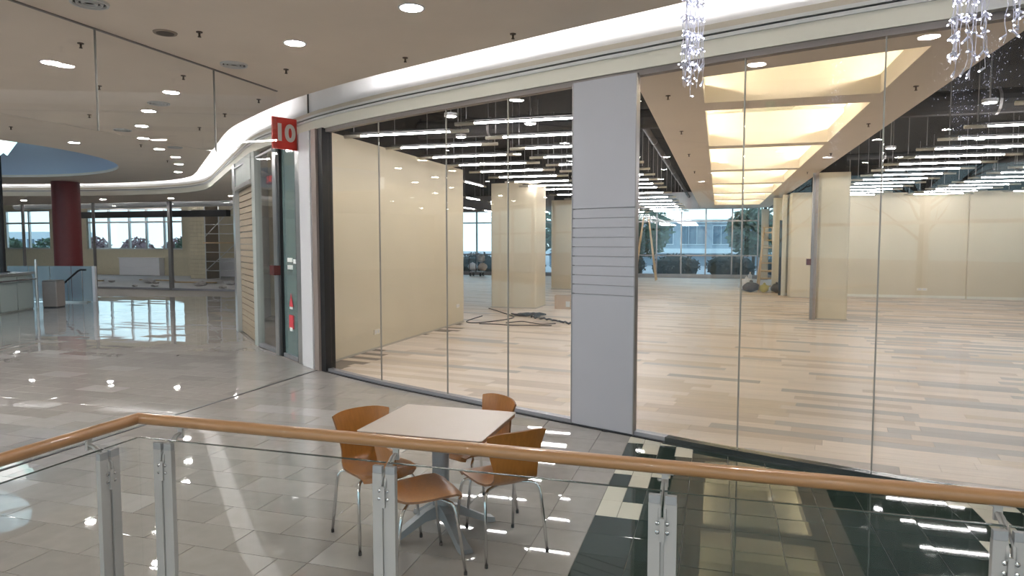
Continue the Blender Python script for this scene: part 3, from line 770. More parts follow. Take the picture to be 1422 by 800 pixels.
yb = [GYY] + posts_y + [-2.5]
for a, b in zip(yb, yb[1:]): glass_panel((GXX, a - 0.004), (GXX, b + 0.004))
def post(px, py, along, toward):
    """px,py on the glass line; along = unit along rail, toward = unit from glass to the rail side"""
    A = Vector((*along, 0)); T = Vector((*toward, 0)); U = Vector((0, 0, 1)); c = Vector((px, py, 0))
    root = MB().obox(c - T * 0.016 + U * 0.47, A, T, U, 0.006, 0.007, 0.47).build('post', 'post_white', bal)
    for s in (-1, 1):
        MB().obox(c + A * s * 0.0275 - T * 0.020 + U * 0.502, A, T, U, 0.0205, 0.011, 0.502).build('plate', 'post_white', root)
        MB().obox(c + A * s * 0.0275 - T * 0.020 + U * 1.019, A, T, U, 0.0195, 0.010, 0.0145).build('clamp', 'clamp_grey', root)
        for z in (0.938, 0.906):
            b0 = c + A * s * 0.017 - T * 0.031 + U * z
            MB().tube([b0, b0 - T * 0.006, b0 - T * 0.008], [0.007, 0.007, 0.003], 12).build('bolt', 'chrome', root)
    top = c + T * 0.08 + U * (RZ - 0.022)
    MB().obox(c - T * 0.034 + U * 0.915, A, T, U, 0.0085, 0.006, 0.042).build('bracket_foot', 'post_white', root)
    for s in (-1, 1):
        MB().tube([c + A * s * 0.009 - T * 0.034 + U * 0.950, c + A * s * 0.009 - T * 0.030 + U * 0.985, c + A * s * 0.006 + T * 0.05 + U * 1.045, top - U * 0.025 + A * s * 0.004], 0.006, 8).build('bracket', 'post_white', root, smooth=True)
    MB().obox(top + U * -0.02, A, T, U, 0.012, 0.006, 0.03).build('bracket', 'post_white', root)
    MB().obox(top + U * 0.002, A, T, U, 0.03, 0.014, 0.004).build('saddle', 'post_white', root)
for x in posts_x: post(x, GYY, (1, 0), (0, 1))
for y in posts_y: post(GXX, y, (0, 1), (-1, 0))

# ================================================================== TABLE AND CHAIRS
tb = thing('cafe_table', 'square cafe table with pale top and grey four-footed pedestal among bent wood chairs', 'table', (-1.71, 4.06, 0))
tm = MB()
def rrect(hx, hy, r, n=5):
    out = []
    for cx, cy, a0 in ((hx - r, hy - r, 0), (-hx + r, hy - r, 90), (-hx + r, -hy + r, 180), (hx - r, -hy + r, 270)):
        for k in range(n + 1): a = math.radians(a0 + 90 * k / n); out.append((cx + r * math.cos(a), cy + r * math.sin(a)))
    return out
MB().prism(rrect(0.405, 0.36, 0.02), 0.712, 0.736).build('table_core', 'chair_edge', tb, local=True)
MB().chamfer(rrect(0.41, 0.365, 0.02), 0.7365, 0.742, 0.003).build('tabletop', 'table_top', tb, local=True)
MB().box(-0.25, 0.25, -0.04, 0.04, 0.69, 0.711).box(-0.04, 0.04, -0.25, 0.25, 0.692, 0.711).build('support_cross', 'table_grey', tb, local=True)
o = MB().prism(rrect(0.052, 0.042, 0.03, 6), 0.12, 0.70).build('pedestal', 'table_grey', tb, local=True); smooth_by_angle(o)
for k in range(4):
    a = math.radians(47 + 90 * k); u = Vector((math.cos(a), math.sin(a), 0)); vv = Vector((-u.y, u.x, 0)); prof = [(0.02, 0.20, 0.11, 0.034), (0.12, 0.165, 0.105, 0.036), (0.24, 0.095, 0.05, 0.038), (0.33, 0.045, 0.008, 0.041), (0.385, 0.030, 0.002, 0.042)]
    m = MB(); vs = []
    for r_, zt, zb, hw in prof:
        for s, z in ((-1, zb), (1, zb), (0.8, zt), (-0.8, zt)): vs.append(tuple(u * r_ + vv * hw * s + Vector((0, 0, z))))
    fs = [(i * 4 + j, i * 4 + (j + 1) % 4, (i + 1) * 4 + (j + 1) % 4, (i + 1) * 4 + j) for i in range(4) for j in range(4)] + [(3, 2, 1, 0), (16, 17, 18, 19)]
    m.add(vs, fs).build('foot', 'table_grey', tb, local=True)

def make_chair(label):
    c = thing('cafe_chair', label, 'chair', (0, 0, 0), 0, 'bent wood chairs around the cafe table')
    # moulded shell: side profile (forward, height), half width, side lift / forward wrap
    prof = [(0.235, 0.425, 0.165), (0.215, 0.442, 0.185), (0.17, 0.452, 0.198), (0.10, 0.452, 0.203), (0.02, 0.446, 0.200), (-0.06, 0.441, 0.190), (-0.12, 0.443, 0.175), (-0.165, 0.458, 0.160),
            (-0.193, 0.488, 0.150), (-0.207, 0.53, 0.150), (-0.217, 0.59, 0.162), (-0.228, 0.66, 0.180), (-0.240, 0.73, 0.197), (-0.250, 0.775, 0.205), (-0.254, 0.792, 0.203)]
    nu = 12; th = 0.012; top = []; n = len(prof)
    def pt(i, s):
        f, z, hw = prof[i]; t = i / (n - 1)
        wrap = 0.05 * max(0, min(1, (z - 0.46) / 0.2)); lift = 0.012 * (1 - min(1, max(0, (z - 0.46) / 0.1)))
        drop = 0.022 * s ** 4 if i == n - 1 else (0.012 * s ** 4 if i == n - 2 else 0)
        fr = -0.045 * s ** 4 if i == 0 else (-0.02 * s ** 4 if i == 1 else 0)
        return Vector((f + wrap * s * s + fr, s * hw, z + lift * s * s - drop))
    G = [[pt(i, -1 + 2 * k / nu) for k in range(nu + 1)] for i in range(n)]
    NRM = []
    for i in range(n):
        row = []
        for k in range(nu + 1):
            a = G[min(i + 1, n - 1)][k] - G[max(i - 1, 0)][k]; b = G[i][min(k + 1, nu)] - G[i][max(k - 1, 0)]; row.append(b.cross(a).normalized())
        NRM.append(row)
    vs = [G[i][k] for i in range(n) for k in range(nu + 1)] + [G[i][k] + NRM[i][k] * th for i in range(n) for k in range(nu + 1)]
    W = nu + 1; O = n * W; sh = MB()
    fs = []; ed = []
    for i in range(n - 1):
        for k in range(nu):
            a, b, cc, d = i * W + k, i * W + k + 1, (i + 1) * W + k + 1, (i + 1) * W + k
            fs += [(a, b, cc, d), (O + d, O + cc, O + b, O + a)]
    for k in range(nu): ed += [(k, O + k, O + k + 1, k + 1), ((n - 1) * W + k + 1, O + (n - 1) * W + k + 1, O + (n - 1) * W + k, (n - 1) * W + k)]
    for i in range(n - 1): ed += [(i * W, (i + 1) * W, O + (i + 1) * W, O + i * W), ((i + 1) * W + nu, i * W + nu, O + i * W + nu, O + (i + 1) * W + nu)]
    sh.add(vs, fs, 0); sh.f += ed; sh.m += [1] * len(ed)
    o = sh.build('seat_shell', ['chair_wood', 'chair_edge'], c, local=True); smooth_by_angle(o, 50)
    # chrome frame: each leg bends out from under the seat
    for sx, sy in ((1, 1), (1, -1), (-1, 1), (-1, -1)):
        hx = 0.07 if sx > 0 else -0.06
        pts = [(hx, sy * 0.03, 0.428), (hx + sx * 0.02, sy * 0.09, 0.428), (hx + sx * 0.055, sy * 0.15, 0.427), (hx + sx * 0.078, sy * 0.176, 0.418), (hx + sx * 0.09, sy * 0.188, 0.395), (hx + sx * 0.10, sy * 0.195, 0.35), (hx + sx * 0.145, sy * 0.212, 0.016)]
        lg = MB().tube(pts, 0.0095, 10).build('leg', 'chrome', c, smooth=True, local=True)
        e = Vector(pts[-1]); MB().tube([e + Vector((0, 0, 0.006)), Vector((e.x, e.y, 0.0))], 0.0105, 10).build('foot_cap', 'black_metal', lg, local=True)
    MB().obox((0.005, 0, 0.425), (1, 0, 0), (0, 1, 0), (0, 0, 1), 0.075, 0.04, 0.006).build('mount_plate', 'steel_dark', c, local=True)
    return c
chairs = [((-2.10, 3.90, 0), -36, 'bent wood chair with chrome legs at the table side nearest the mitred handrail corner'),
          ((-1.65, 3.57, 0), 42, 'bent wood chair with chrome legs standing closest to the balustrade posts'),
          ((-1.265, 3.96, 0), 137, 'bent wood chair with chrome legs at the table side towards the dark green tiles'),
          ((-1.61, 4.47, 0), 233, 'bent wood chair with chrome legs at the table side towards the shop window')]
ch0 = make_chair(chairs[0][2])
for k, (loc, a, lab) in enumerate(chairs):
    if k: dup(ch0, loc, math.radians(a), lab)
for k in (0,): ch0.location = chairs[0][0]; ch0.rotation_euler = (0, 0, math.radians(chairs[0][1]))

# ================================================================== SHOP COLUMNS
def column(name, x0, x1, y0, y1, label, tall=False):
    c = thing('column', label, 'column', ((x0 + x1) / 2, (y0 + y1) / 2, 0))
    o = MB().prism([((x0 + x1) / 2 + px, (y0 + y1) / 2 + py) for px, py in rrect((x1 - x0) / 2, (y1 - y0) / 2, 0.06)], 0, 3.61).build('shaft', 'cream_wall', c); smooth_by_angle(o)
    MB().box(x0 - 0.004, x1 + 0.004, y0 - 0.004, y1 + 0.004, 0, 0.03).build('base_strip', 'fascia_beige', c)
    MB().box(x0 + 0.1, x1 - 0.1, y0 + 0.1, y1 - 0.1, 3.61, 4.6).build('upper_shaft', 'dark_ceiling', c)
    return c
c1 = column('column', 2.36, 3.06, 18.3, 19.0, 'cream square column with a dark steel upright beside it')
column('column', 2.40, 3.16, 25.4, 26.2, 'cream column beside the doorway of the cream back wall')
column('column', -6.35, -4.98, 18.95, 20.1, 'wide cream column next to the cables on the plank floor')
column('column', -6.5, -5.5, 27.1, 28.1, 'cream column behind the cardboard box')
column('column', 2.12, 2.47, 37.2, 37.55, 'slim cream column standing at the street window')
column('column', -17.0, -16.0, 24.0, 25.0, 'cream column deep in the left of the empty shop')
st = thing('steel_upright', 'dark steel upright post standing beside the cream square column', 'post', (2.27, 18.25, 0))
MB().box(2.20, 2.26, 18.2, 18.3, 0, 3.6).build('channel', 'steel_dark', st)
MB().box(2.265, 2.33, 18.22, 18.32, 0, 3.6).build('channel', 'bronze', st)
MB().box(2.10, 2.20, 18.18, 18.28, 1.35, 1.5).build('latch_box', 'lock_red', st)
dd = struct('door_2', (2.3, 26.4, 0))
MB().box(2.2, 2.34, 26.2, 26.5, 0, 3.6).build('jamb', 'fascia_cream', dd)
MB().box(2.12, 2.2, 26.35, 26.45, 0, 2.7).build('jamb', 'black_metal', dd)
MB().box(2.0, 2.34, 27.98, 28.05, 0, 3.6).build('jamb', 'fascia_cream', dd)

# ================================================================== SUSPENDED TUBE LIGHTS
def make_tube(label, group):
    t = thing('tube_light', label, 'lamp', (0, 0, 0), 0, group)
    MB().tube([(-0.72, 0, 0), (0.72, 0, 0)], 0.0125, 8).build('tube', 'tube_light', t, smooth=True, local=True)
    for s in (-1, 1):
        MB().tube([(s * 0.72, 0, 0), (s * 1.0, 0, 0)], 0.026, 10).build('end_sleeve', 'fascia_beige', t, smooth=True, local=True)
        MB().tube([(s * 0.84, 0, 0.03), (s * 0.84, 0, 1.08)], 0.008, 6).build('rod', 'steel_dark', t, local=True)
    MB().box(-0.9, 0.9, -0.018, 0.018, 0.036, 0.06).build('housing', 'duct_grey', t, local=True)
    return t
proto = None
rows = []
ya, yb = 9.3, 8.75
while ya < 37: rows.append((-4.45, ya, 'left')); ya += 1.36 if ya < 19 else 2.3
while yb < 37: rows.append((-2.44, yb, 'left')); yb += 1.28 if yb < 19 else 2.2
rows.append((-6.42, 17.7, 'rear'))
for k in range(7): rows.append((-8.6, 18.2 + 2.7 * k, 'rear'))
for k in range(5): rows.append((-11.2, 21.5 + 2.9 * k, 'rear'))
for k in range(4): rows.append((-13.8, 25.5 + 3.0 * k, 'rear'))
for k in range(15): rows.append((4.24, 9.9 - 1.3 + 1.2 * k if k > 1 else 8.0 + 1.3 * k, 'right'))
for k in range(15): rows.append((6.9, 8.6 + 1.22 * k, 'right'))
for k in range(6): rows.append((9.5, 18.0 + 1.4 * k, 'right'))
LT = {'left': ('suspended fluorescent tube in the rows between the cream side wall and the coffered bay', 'tube lights left of the coffered bay'),
      'rear': ('suspended fluorescent tube in the rows behind the end of the cream side wall', 'tube lights behind the cream side wall'),
      'right': ('suspended fluorescent tube in the rows above the floor before the cream back wall', 'tube lights right of the coffered bay')}
for x, y, s in rows:
    if y > 37.5 or (s == 'right' and y > 26): continue
    if proto is None: proto = make_tube(*LT[s]); proto.location = (x, y, 3.5)
    else: dup(proto, (x, y, 3.5), math.pi / 2 if s == 'rear' else 0, *LT[s])
# ducts and pipes in the dark ceiling void
for lab, a, b, r in (('round black air duct crossing the dark ceiling above the right rows of tubes', (2.7, 12.78, 4.15), (13, 12.78, 4.15), 0.2), ('long black air duct along the dark ceiling of the right hand rows', (8.2, 6, 4.2), (8.2, 26, 4.2), 0.22),
                     ('black air duct crossing the dark ceiling above the left rows of tubes', (-5.8, 12.8, 4.15), (-1.0, 12.8, 4.15), 0.18), ('black pipe along the dark ceiling beside the coffered bay', (-1.5, 8, 4.3), (-1.5, 37, 4.3), 0.07), ('black pipe crossing the dark ceiling near the cream back wall', (2.7, 20.4, 4.2), (13, 20.4, 4.2), 0.08)):
    d = thing('ceiling_duct', lab, 'duct', a)
    MB().tube([a, b], r, 16).build('duct_run', 'duct_grey', d, smooth=False)
    A, B = Vector(a), Vector(b); L_ = (B - A).length; k = 1.5
    while k < L_:
        q = A.lerp(B, k / L_); dirv = (B - A).normalized(); MB().tube([q - dirv * 0.02, q + dirv * 0.02], r * 1.08, 16).build('flange', 'steel_dark', d); k += 2.4
# round spots in the dark ceiling
for x, y in ((-4.9, 8.9), (-2.6, 8.1), (-4.0, 10.0), (-3.0, 11.0), (-4.6, 12.0), (3.6, 11.2), (5.0, 13.4), (3.4, 16.0)):
    sl = thing('ceiling_spot', 'small round white spot hanging in the dark shop ceiling', 'lamp', (x, y, 3.85), 0, 'round spots in the dark shop ceiling')
    MB().cyl((0, 0), 0.10, 0.0, 0.05, 20).build('housing', 'panel_white', sl, local=True)
    MB().cyl((0, 0), 0.08, -0.004, 0.0, 20).build('diffuser', 'tube_light', sl, local=True)
    MB().cyl((0, 0), 0.012, 0.05, 0.75, 8).build('stem', 'steel_dark', sl, local=True)

# ================================================================== MALL CEILING FITTINGS
def downlight(x, y, z=CEIL, label='round recessed white downlight in the beige mall ceiling', grp='recessed downlights in the mall ceiling'):
    global dl0
    if dl0 is None:
        dl0 = thing('downlight', label, 'lamp', (x, y, z), 0, grp)
        m = MB(); seg = 28; vs = [(r * math.cos(2 * math.pi * k / seg), r * math.sin(2 * math.pi * k / seg), zz) for r, zz in ((0.118, 0.0), (0.116, -0.006), (0.098, -0.006), (0.096, 0.0)) for k in range(seg)]
        m.add(vs, [(i * seg + k, i * seg + (k + 1) % seg, (i + 1) * seg + (k + 1) % seg, (i + 1) * seg + k) for i in range(3) for k in range(seg)]).build('trim_ring', 'panel_white', dl0, local=True)
        MB().cyl((0, 0), 0.096, -0.004, -0.001, 28).build('diffuser', 'lamp_white', dl0, local=True)
        return dl0
    return dup(dl0, (x, y, z), 0, label, grp)
dl0 = None
for x, y in [(-2.58, 5.55), (-4.17, 6.17), (-7.12, 7.66), (-7.25, 6.03), (-8.46, 8.63), (-9.66, 9.69), (-10.76, 10.82), (-12.57, 10.88), (-11.67, 12.16), (-12.37, 13.38), (-13.4, 14.6), (-14.9, 16.2), (-0.9, 4.6), (0.9, 4.1), (3.1, 3.2)]:
    if (Vector((x, y)) - DC).length < DR + 0.15: x += 1.4
    if (x, y) == (-2.58, 5.55): downlight(x, y, label='round white downlight in the beige ceiling between the cove and the cafe table', grp='downlights by the shop window')
    elif (x, y) == (-4.17, 6.17): downlight(x, y, label='round white downlight between the brown speaker cover and the bright cove', grp='downlights by the shop window')
    elif x > -2: downlight(x, y, label='round white downlight in the ceiling above the icicle lights and green tiles', grp='downlights above the green tiles')
    else: downlight(x, y, label='round white downlight in the beige ceiling beyond the glass smoke curtain')
for x in (-12.0, -9.9, -7.8, -5.0, -2.9, -0.8, 1.3, 3.4, 5.5):  # out-of-view downlights added around the camera to light the mall
    for y in (1.5, -0.4, -2.3, -4.2, -6.0):
      if y < -2 or x < -7: downlight(x, y, label='unseen round downlight added above and behind the railing to light the mall', grp='added unseen downlights above the railing')
for x, y in ((-7.4, 3.3), (-9.4, 3.3), (-9.6, 5.1), (-11.4, 3.3), (-11.6, 5.1), (-11.4, 6.9), (-13.5, 3.3), (-13.6, 5.1), (-15.6, 3.3), (-17.6, 3.3)):  # more out-of-view downlights, added to brighten the left floor and ceiling
    downlight(x, y, label='unseen round downlight added above and behind the railing to light the mall', grp='added unseen downlights above the railing')
for x in (-16, -19, -22, -25, -28, -34):  # further unseen downlights added as mall lighting
    for y in (1.0, -2.5, -5.0): downlight(x, y, label='unseen round downlight added above and behind the railing to light the mall', grp='added unseen downlights above the railing')
for x, y in ((-27, 9), (-27, 13), (-32, 9), (-32, 13)): downlight(x, y, label='unseen round downlight added for light in the beige ceiling beyond the blue dome', grp='added unseen downlights beyond the dome')  # unseen extras added for light
for x, y in ((-16.5, 20.4), (-19.5, 20.8), (-22.5, 20.6), (-26, 20.2)): downlight(x, y, 3.55, 'round recessed downlight in the low soffit before the far glass shop', 'downlights in the far soffit')
sp0 = None
for x, y in [(-1.95, 6.51), (-3.33, 6.99), (-4.89, 7.05), (-4.83, 5.58), (-6.27, 6.95), (-6.26, 5.54), (-7.72, 7.08), (-6.28, 8.39), (-7.49, 9.16), (-8.8, 10.1), (-9.6, 8.6), (-11.5, 11.5), (-11.92, 9.09), (-13.1, 13.9)]:
    if sp0 is None:
        sp0 = thing('sprinkler', 'small bronze sprinkler head hanging from the beige mall ceiling', 'sprinkler', (x, y, CEIL), 0, 'sprinklers in the mall ceiling')
        MB().cyl((0, 0), 0.03, -0.008, 0.0, 14).build('rosette', 'sprinkler', sp0, local=True)
        MB().cyl((0, 0), 0.010, -0.045, -0.008, 10).build('stem', 'sprinkler', sp0, local=True)
        MB().cyl((0, 0), 0.016, -0.052, -0.045, 12).build('deflector', 'sprinkler', sp0, local=True)
    else: dup(sp0, (x, y, CEIL), 0)
for x, y in ((-0.62, 8.7), (-0.6, 11.5), (-0.6, 14.5), (-0.6, 18.0), (2.15, 9.0), (2.15, 11.6), (2.15, 15.2), (2.15, 19.0)):
    dup(sp0, (x, y, Z0), 0, 'small bronze sprinkler head under the beige frame of the coffered bay', 'sprinklers on the coffered bay')
vt0 = None
for x, y in ((-5.13, 4.64), (-5.32, 6.68), (-7.84, 8.19), (-10.3, 9.9), (-12.9, 9.4), (-11.1, 12.0)):
    if vt0 is None:
        vt0 = thing('ceiling_vent', 'round white louvred air outlet in the ceiling on the near side of the smoke curtain', 'vent', (x, y, CEIL), 0, 'round air outlets in the mall ceiling')
        for a, b in ((0.15, 0.125), (0.105, 0.085), (0.065, 0.045)):
            m = MB(); seg = 24; vs = [(r * math.cos(2 * math.pi * k / seg), r * math.sin(2 * math.pi * k / seg), zz) for r, zz in ((a, -0.001), (a - 0.004, -0.02), (b + 0.004, -0.02), (b, -0.001)) for k in range(seg)]
            m.add(vs, [(i * seg + k, i * seg + (k + 1) % seg, (i + 1) * seg + (k + 1) % seg, (i + 1) * seg + k) for i in range(3) for k in range(seg)]).build('ring', 'fascia_grey', vt0, local=True)
        MB().cyl((0, 0), 0.13, -0.004, -0.001, 24).build('grille', 'black_slot', vt0, local=True)
    else: dup(vt0, (x, y, CEIL), 0, 'round air outlet between the brown speaker cover and the smoke curtain end' if x > -6 else 'round white louvred air outlet in the ceiling beyond the smoke curtain')
spk = thing('ceiling_speaker', 'flat round brownish speaker cover in the beige ceiling near the glass smoke curtain', 'speaker', (-5.16, 5.5, CEIL))
MB().cyl((0, 0), 0.105, -0.012, -0.001, 26, r1=0.11).build('cover', 'beige_disc', spk, local=True)
MB().cyl((0, 0), 0.08, -0.014, -0.012, 26).build('mesh_disc', 'sprinkler', spk, local=True)

# ================================================================== ICICLE LIGHTS
def icicles(name, label, cx, cy, hw, zt, zb, n, seed, drops):
    rg = random.Random(seed); t = thing('icicle_lights', label, 'fairy lights', (cx, cy, zt), 0, None)
    wires = MB(); bulbs = MB(); sleeves = MB()
    for k in range(n):
        x = cx + rg.uniform(-hw, hw); y = cy + rg.uniform(-0.06, 0.06); L_ = (zt - zb) * rg.uniform(*drops); z = zt
        pts = [(x, y, zt)]
        while z > zt - L_:
            z -= 0.045; pts.append((x + rg.uniform(-0.008, 0.008), y + rg.uniform(-0.008, 0.008), z))
        wires.tube(pts, 0.0016, 4, cap=False)
        for p in pts[2::2]:
            a = rg.uniform(0, 6.28); e = Vector(p) + Vector((math.cos(a) * 0.022, math.sin(a) * 0.022, rg.uniform(-0.03, 0.01)))
            sleeves.tube([p, e], [0.004, 0.006], 5)
            bulbs.tube([e, e + (e - Vector(p)).normalized() * 0.008], [0.0045, 0.0025], 5)
    wires.tube([(cx - hw, cy, zt), (cx + hw, cy, zt)], 0.003, 5)
    wires.build('wires', 'wire_clear', t); tag(sleeves.build('bulb_holders', 'wire_clear', t), kind='stuff'); tag(bulbs.build('bulbs', 'led_bulb', t), kind='stuff')
    return t
icicles('a', 'narrow bundle of white icicle fairy lights hanging in front of the coffered bay', -0.16, 4.2, 0.06, 3.93, 2.80, 26, 1, (0.7, 1.0))
icicles('b', 'wide bunch of white icicle fairy lights hanging before the right end of the fascia', 1.18, 4.0, 0.07, 3.93, 2.70, 20, 2, (0.75, 1.0))
icicles('c', 'short row of white icicle fairy lights beside the wide bunch', 1.40, 4.0, 0.05, 3.93, 2.70, 9, 3, (0.72, 0.86))
icicles('w', 'broad curtain of short white icicle fairy lights above the wide bunch', 1.32, 3.78, 0.5, 3.93, 3.18, 34, 9, (0.5, 1.0))
for k in range(7):
    icicles('d%d' % k, 'white icicle fairy lights hanging farther along the shop window ceiling', 2.1 + 0.45 * k, 3.9 - 0.12 * k, 0.2, 3.93, 2.8, 14, 20 + k, (0.4, 1.0))['group'] = 'icicle lights farther along'

# ================================================================== BACKGROUND LEFT: COUNTER, COLUMN, ESCALATOR
rc = thing('red_column', 'dark red round column standing behind the glass escalator balustrade', 'column', (-20.9, 17.7, 0))
MB().cyl((0, 0), 0.41, 0, CEIL - 0.01, 40).build('shaft', 'red_column', rc, smooth=False, local=True); smooth_by_angle(bpy.data.objects[rc.children[0].name] if rc.children else [o for o in bpy.data.objects if o.parent is rc][0])
MB().cyl((0, 0), 0.42, 0, 0.08, 40).build('base_ring', 'steel_dark', rc, local=True)
cn = thing('counter', 'grey green glass clad service counter with steel top rail under the triangular light sign', 'counter', (-19.2, 13.2, 0))
A_, B_ = Vector((-17.3, 11.7)), Vector((-18.95, 14.85)); dv = (B_ - A_).normalized(); nv = Vector((-dv.y, dv.x))
if nv.x > 0: nv = -nv
MB().prism([tuple(A_), tuple(B_), tuple(B_ + nv * 1.6), tuple(A_ + nv * 1.6)], 0.0, 1.0).build('body', 'panel_green_grey', cn)
MB().prism([tuple(A_ - dv * 0.05 - nv * 0.05), tuple(B_ + dv * 0.05 - nv * 0.05), tuple(B_ + dv * 0.05 + nv * 1.65), tuple(A_ - dv * 0.05 + nv * 1.65)], 1.0, 1.06).build('top', 'steel', cn)
for k in range(4):
    p, q = A_.lerp(B_, k / 4) - nv * 0.02, A_.lerp(B_, (k + 1) / 4) - nv * 0.02
    MB().wallseg(p + dv * 0.02, q - dv * 0.02, 0.02, 0.04, 0.96).build('glass_front', 'counter_glass', cn)
for k in range(2):
    p, q = B_ + dv * 0.02 + nv * (0.8 * k + 0.02), B_ + dv * 0.02 + nv * (0.8 * (k + 1) - 0.02)
    MB().wallseg(p, q, 0.02, 0.04, 0.96).build('glass_front', 'counter_glass', cn)
MB().tube([(*(A_ - nv * 0.12), 0.86), (*(B_ - nv * 0.12), 0.86)], 0.025, 10).build('guard_rail', 'chrome', cn)
q = B_ - nv * 0.12; MB().tube([(q.x, q.y, 0), (q.x, q.y, 1.42)], 0.035, 12).build('corner_post', 'steel', cn)
# triangular light sign on a black pole
tp = Vector((-19.34, 14.33)); ts = thing('pylon_sign', 'glowing cyan and white inverted triangle sign on a black pole above the counter', 'sign', (tp.x, tp.y, 1.06))
MB().tube([(tp.x, tp.y, 1.06), (tp.x, tp.y, 4.5)], 0.075, 14).build('pole', 'black_metal', ts)
MB().cyl((tp.x, tp.y), 0.16, 1.06, 1.09, 20).build('pole_foot', 'black_metal', ts)
vr = Vector((math.cos(YAW + 0.2), math.sin(YAW + 0.2))); vn = Vector((vr.y, -vr.x))
def plate2(name, pts, z, off, m, th=0.05):
    k = len(pts); c = tp + vn * off
    vv = [(c.x + vr.x * a, c.y + vr.y * a, z + b) for a, b in pts] + [(c.x + vr.x * a - vn.x * th, c.y + vr.y * a - vn.y * th, z + b) for a, b in pts]
    MB().add(vv, [tuple(range(k)), tuple(range(2 * k - 1, k - 1, -1))] + [(i, k + i, k + (i + 1) % k, (i + 1) % k) for i in range(k)]).build(name, m, ts)
plate2('light_panel', [(-0.6, 0.58), (0.62, 0.58), (0.27, 0.08), (0.18, 0.16), (0.0, 0.0), (-0.4, 0.3)], 4.25, 0.10, 'sign_cyan')
plate2('light_panel', [(-0.9, 0.74), (0.40, 0.72), (0.37, 0.62), (0.34, 0.30), (-0.8, 0.36)], 4.25, 0.17, 'sign_white')
plate2('light_panel', [(-0.25, 0.36), (0.22, 0.34), (0.04, -0.08)], 4.25, 0.16, 'sign_white')
for z in (0.50, 0.57): plate2('print_line', [(-0.3, z), (0.2, z), (0.2, z + 0.03), (-0.3, z + 0.03)], 4.25, 0.176, 'sign_cyan', 0.005)
# litter bin
bn = thing('litter_bin', 'grey brown square litter bin standing at the end of the counter', 'bin', (-18.75, 15.35, 0), math.radians(20))
MB().chamfer(rrect(0.21, 0.21, 0.03), 0.03, 0.76, 0.01).build('body', 'bin_grey', bn, local=True)
MB().prism(rrect(0.20, 0.20, 0.03), 0.0, 0.03).build('plinth', 'black_metal', bn, local=True)
MB().prism(rrect(0.20, 0.20, 0.03), 0.77, 0.80).box(-0.17, -0.13, -0.17, 0.17, 0.75, 0.78).box(0.13, 0.17, -0.17, 0.17, 0.75, 0.78).build('lid', 'steel_dark', bn, local=True)
# escalator balustrade
eb = thing('escalator_balustrade', 'bluish glass escalator balustrade with a black sloping handrail in front of the red column', 'railing', (-19.8, 16.8, 0))
e0, e1 = Vector((-21.9, 16.35)), Vector((-19.15, 17.05)); ed = (e1 - e0).normalized()
for k in range(4):
    p, q = e0.lerp(e1, k / 4), e0.lerp(e1, (k + 1) / 4)
    MB().wallseg(p + ed * 0.01, q - ed * 0.01, 0.015, 0.02, 1.15).build('glass_panel', 'blue_glass', eb)
MB().wallseg(e1, e1 + ed * 0.09, 0.10, 0, 1.15).build('end_post', 'panel_white', eb)
h0 = e0.lerp(e1, 0.5) + Vector((0.1, -0.25)); h1 = e1 + Vector((0.0, -0.25))
MB().tube([(h0.x, h0.y, 0.12), (*h0.lerp(h1, 0.80), 1.0), (*h0.lerp(h1, 0.87), 1.04), (h1.x, h1.y, 1.04)], 0.03, 10).build('black_handrail', 'black_metal', eb)
MB().prism([tuple(h0), tuple(h1), tuple(h1 + Vector((0, 0.02))), tuple(h0 + Vector((0, 0.02)))], 0.0, 0.05).build('skirt', 'steel', eb)
for k in (0.2, 0.55, 0.9): 
    p = h0.lerp(h1, k); MB().tube([(p.x, p.y, 0.05), (p.x, p.y, 0.12 + min(0.9, k * 1.1))], 0.012, 6).build('stanchion', 'steel', eb)
g2 = thing('glass_railing', 'clear glass railing behind the red column before the far shop', 'railing', (-24, 17, 0))
for k in range(3): MB().box(-27.5 + 1.6 * k, -25.95 + 1.6 * k, 15.9, 15.915, 0.03, 1.15).build('glass_panel', 'blue_glass', g2)
MB().tube([(-27.5, 15.9, 1.17), (-22.7, 15.9, 1.17)], 0.03, 10).build('handrail', 'steel', g2)

# ---- far shop contents
fc = thing('column', 'cream tiled column beside the scaffolding in the far shop', 'column', (-26.2, 30.2, 0))
MB().box(-26.7, -25.7, 29.7, 30.7, 0, 4.2).build('shaft', 'plank_joint', fc)
for r in range(20):
    for k in range(4):
        MB().box(-26.7 + 0.25 * k + 0.006, -26.45 + 0.25 * k - 0.006, 29.68, 29.70, 0.02 + r * 0.2, 0.21 + r * 0.2).build('wall_tile', 'tile_wall', fc)
sc = thing('scaffold', 'steel tube scaffold standing beside the tiled column in the far shop', 'scaffold', (-23.6, 29, 0))
for x in (-24.6, -22.6):
    for y in (28.4, 29.4): MB().tube([(x, y, 0), (x, y, 4.0)], 0.03, 8).build('standard', 'alu', sc)
for k in range(8):
    z = 0.5 + k * 0.46; MB().tube([(-24.6, 28.4, z), (-22.6, 28.4, z)], 0.025, 6).build('rung', 'alu', sc)
MB().tube([(-24.6, 28.4, 0.5), (-22.6, 28.4, 2.0)], 0.02, 6).build('brace', 'alu', sc); MB().tube([(-24.6, 28.4, 2.2), (-22.6, 28.4, 3.9)], 0.02, 6).build('brace', 'alu', sc)
MB().box(-24.7, -22.5, 28.35, 29.45, 1.86, 1.92).build('deck', 'wood_light', sc)
tag(MB().obox((-25, 25, 3.18), (1, 0, 0), (0, 1, 0), (0, 0, 1), 4.6, 0.14, 0.14).build('steel_beam', 'duct_grey'), 'dark steel beam crossing high up inside the far shop', 'beam')
tag(MB().tube([(-34, 26, 3.75), (-19, 26, 3.75)], 0.2, 14).build('air_duct', 'alu'), 'pale round air duct under the ceiling of the far shop', 'duct')
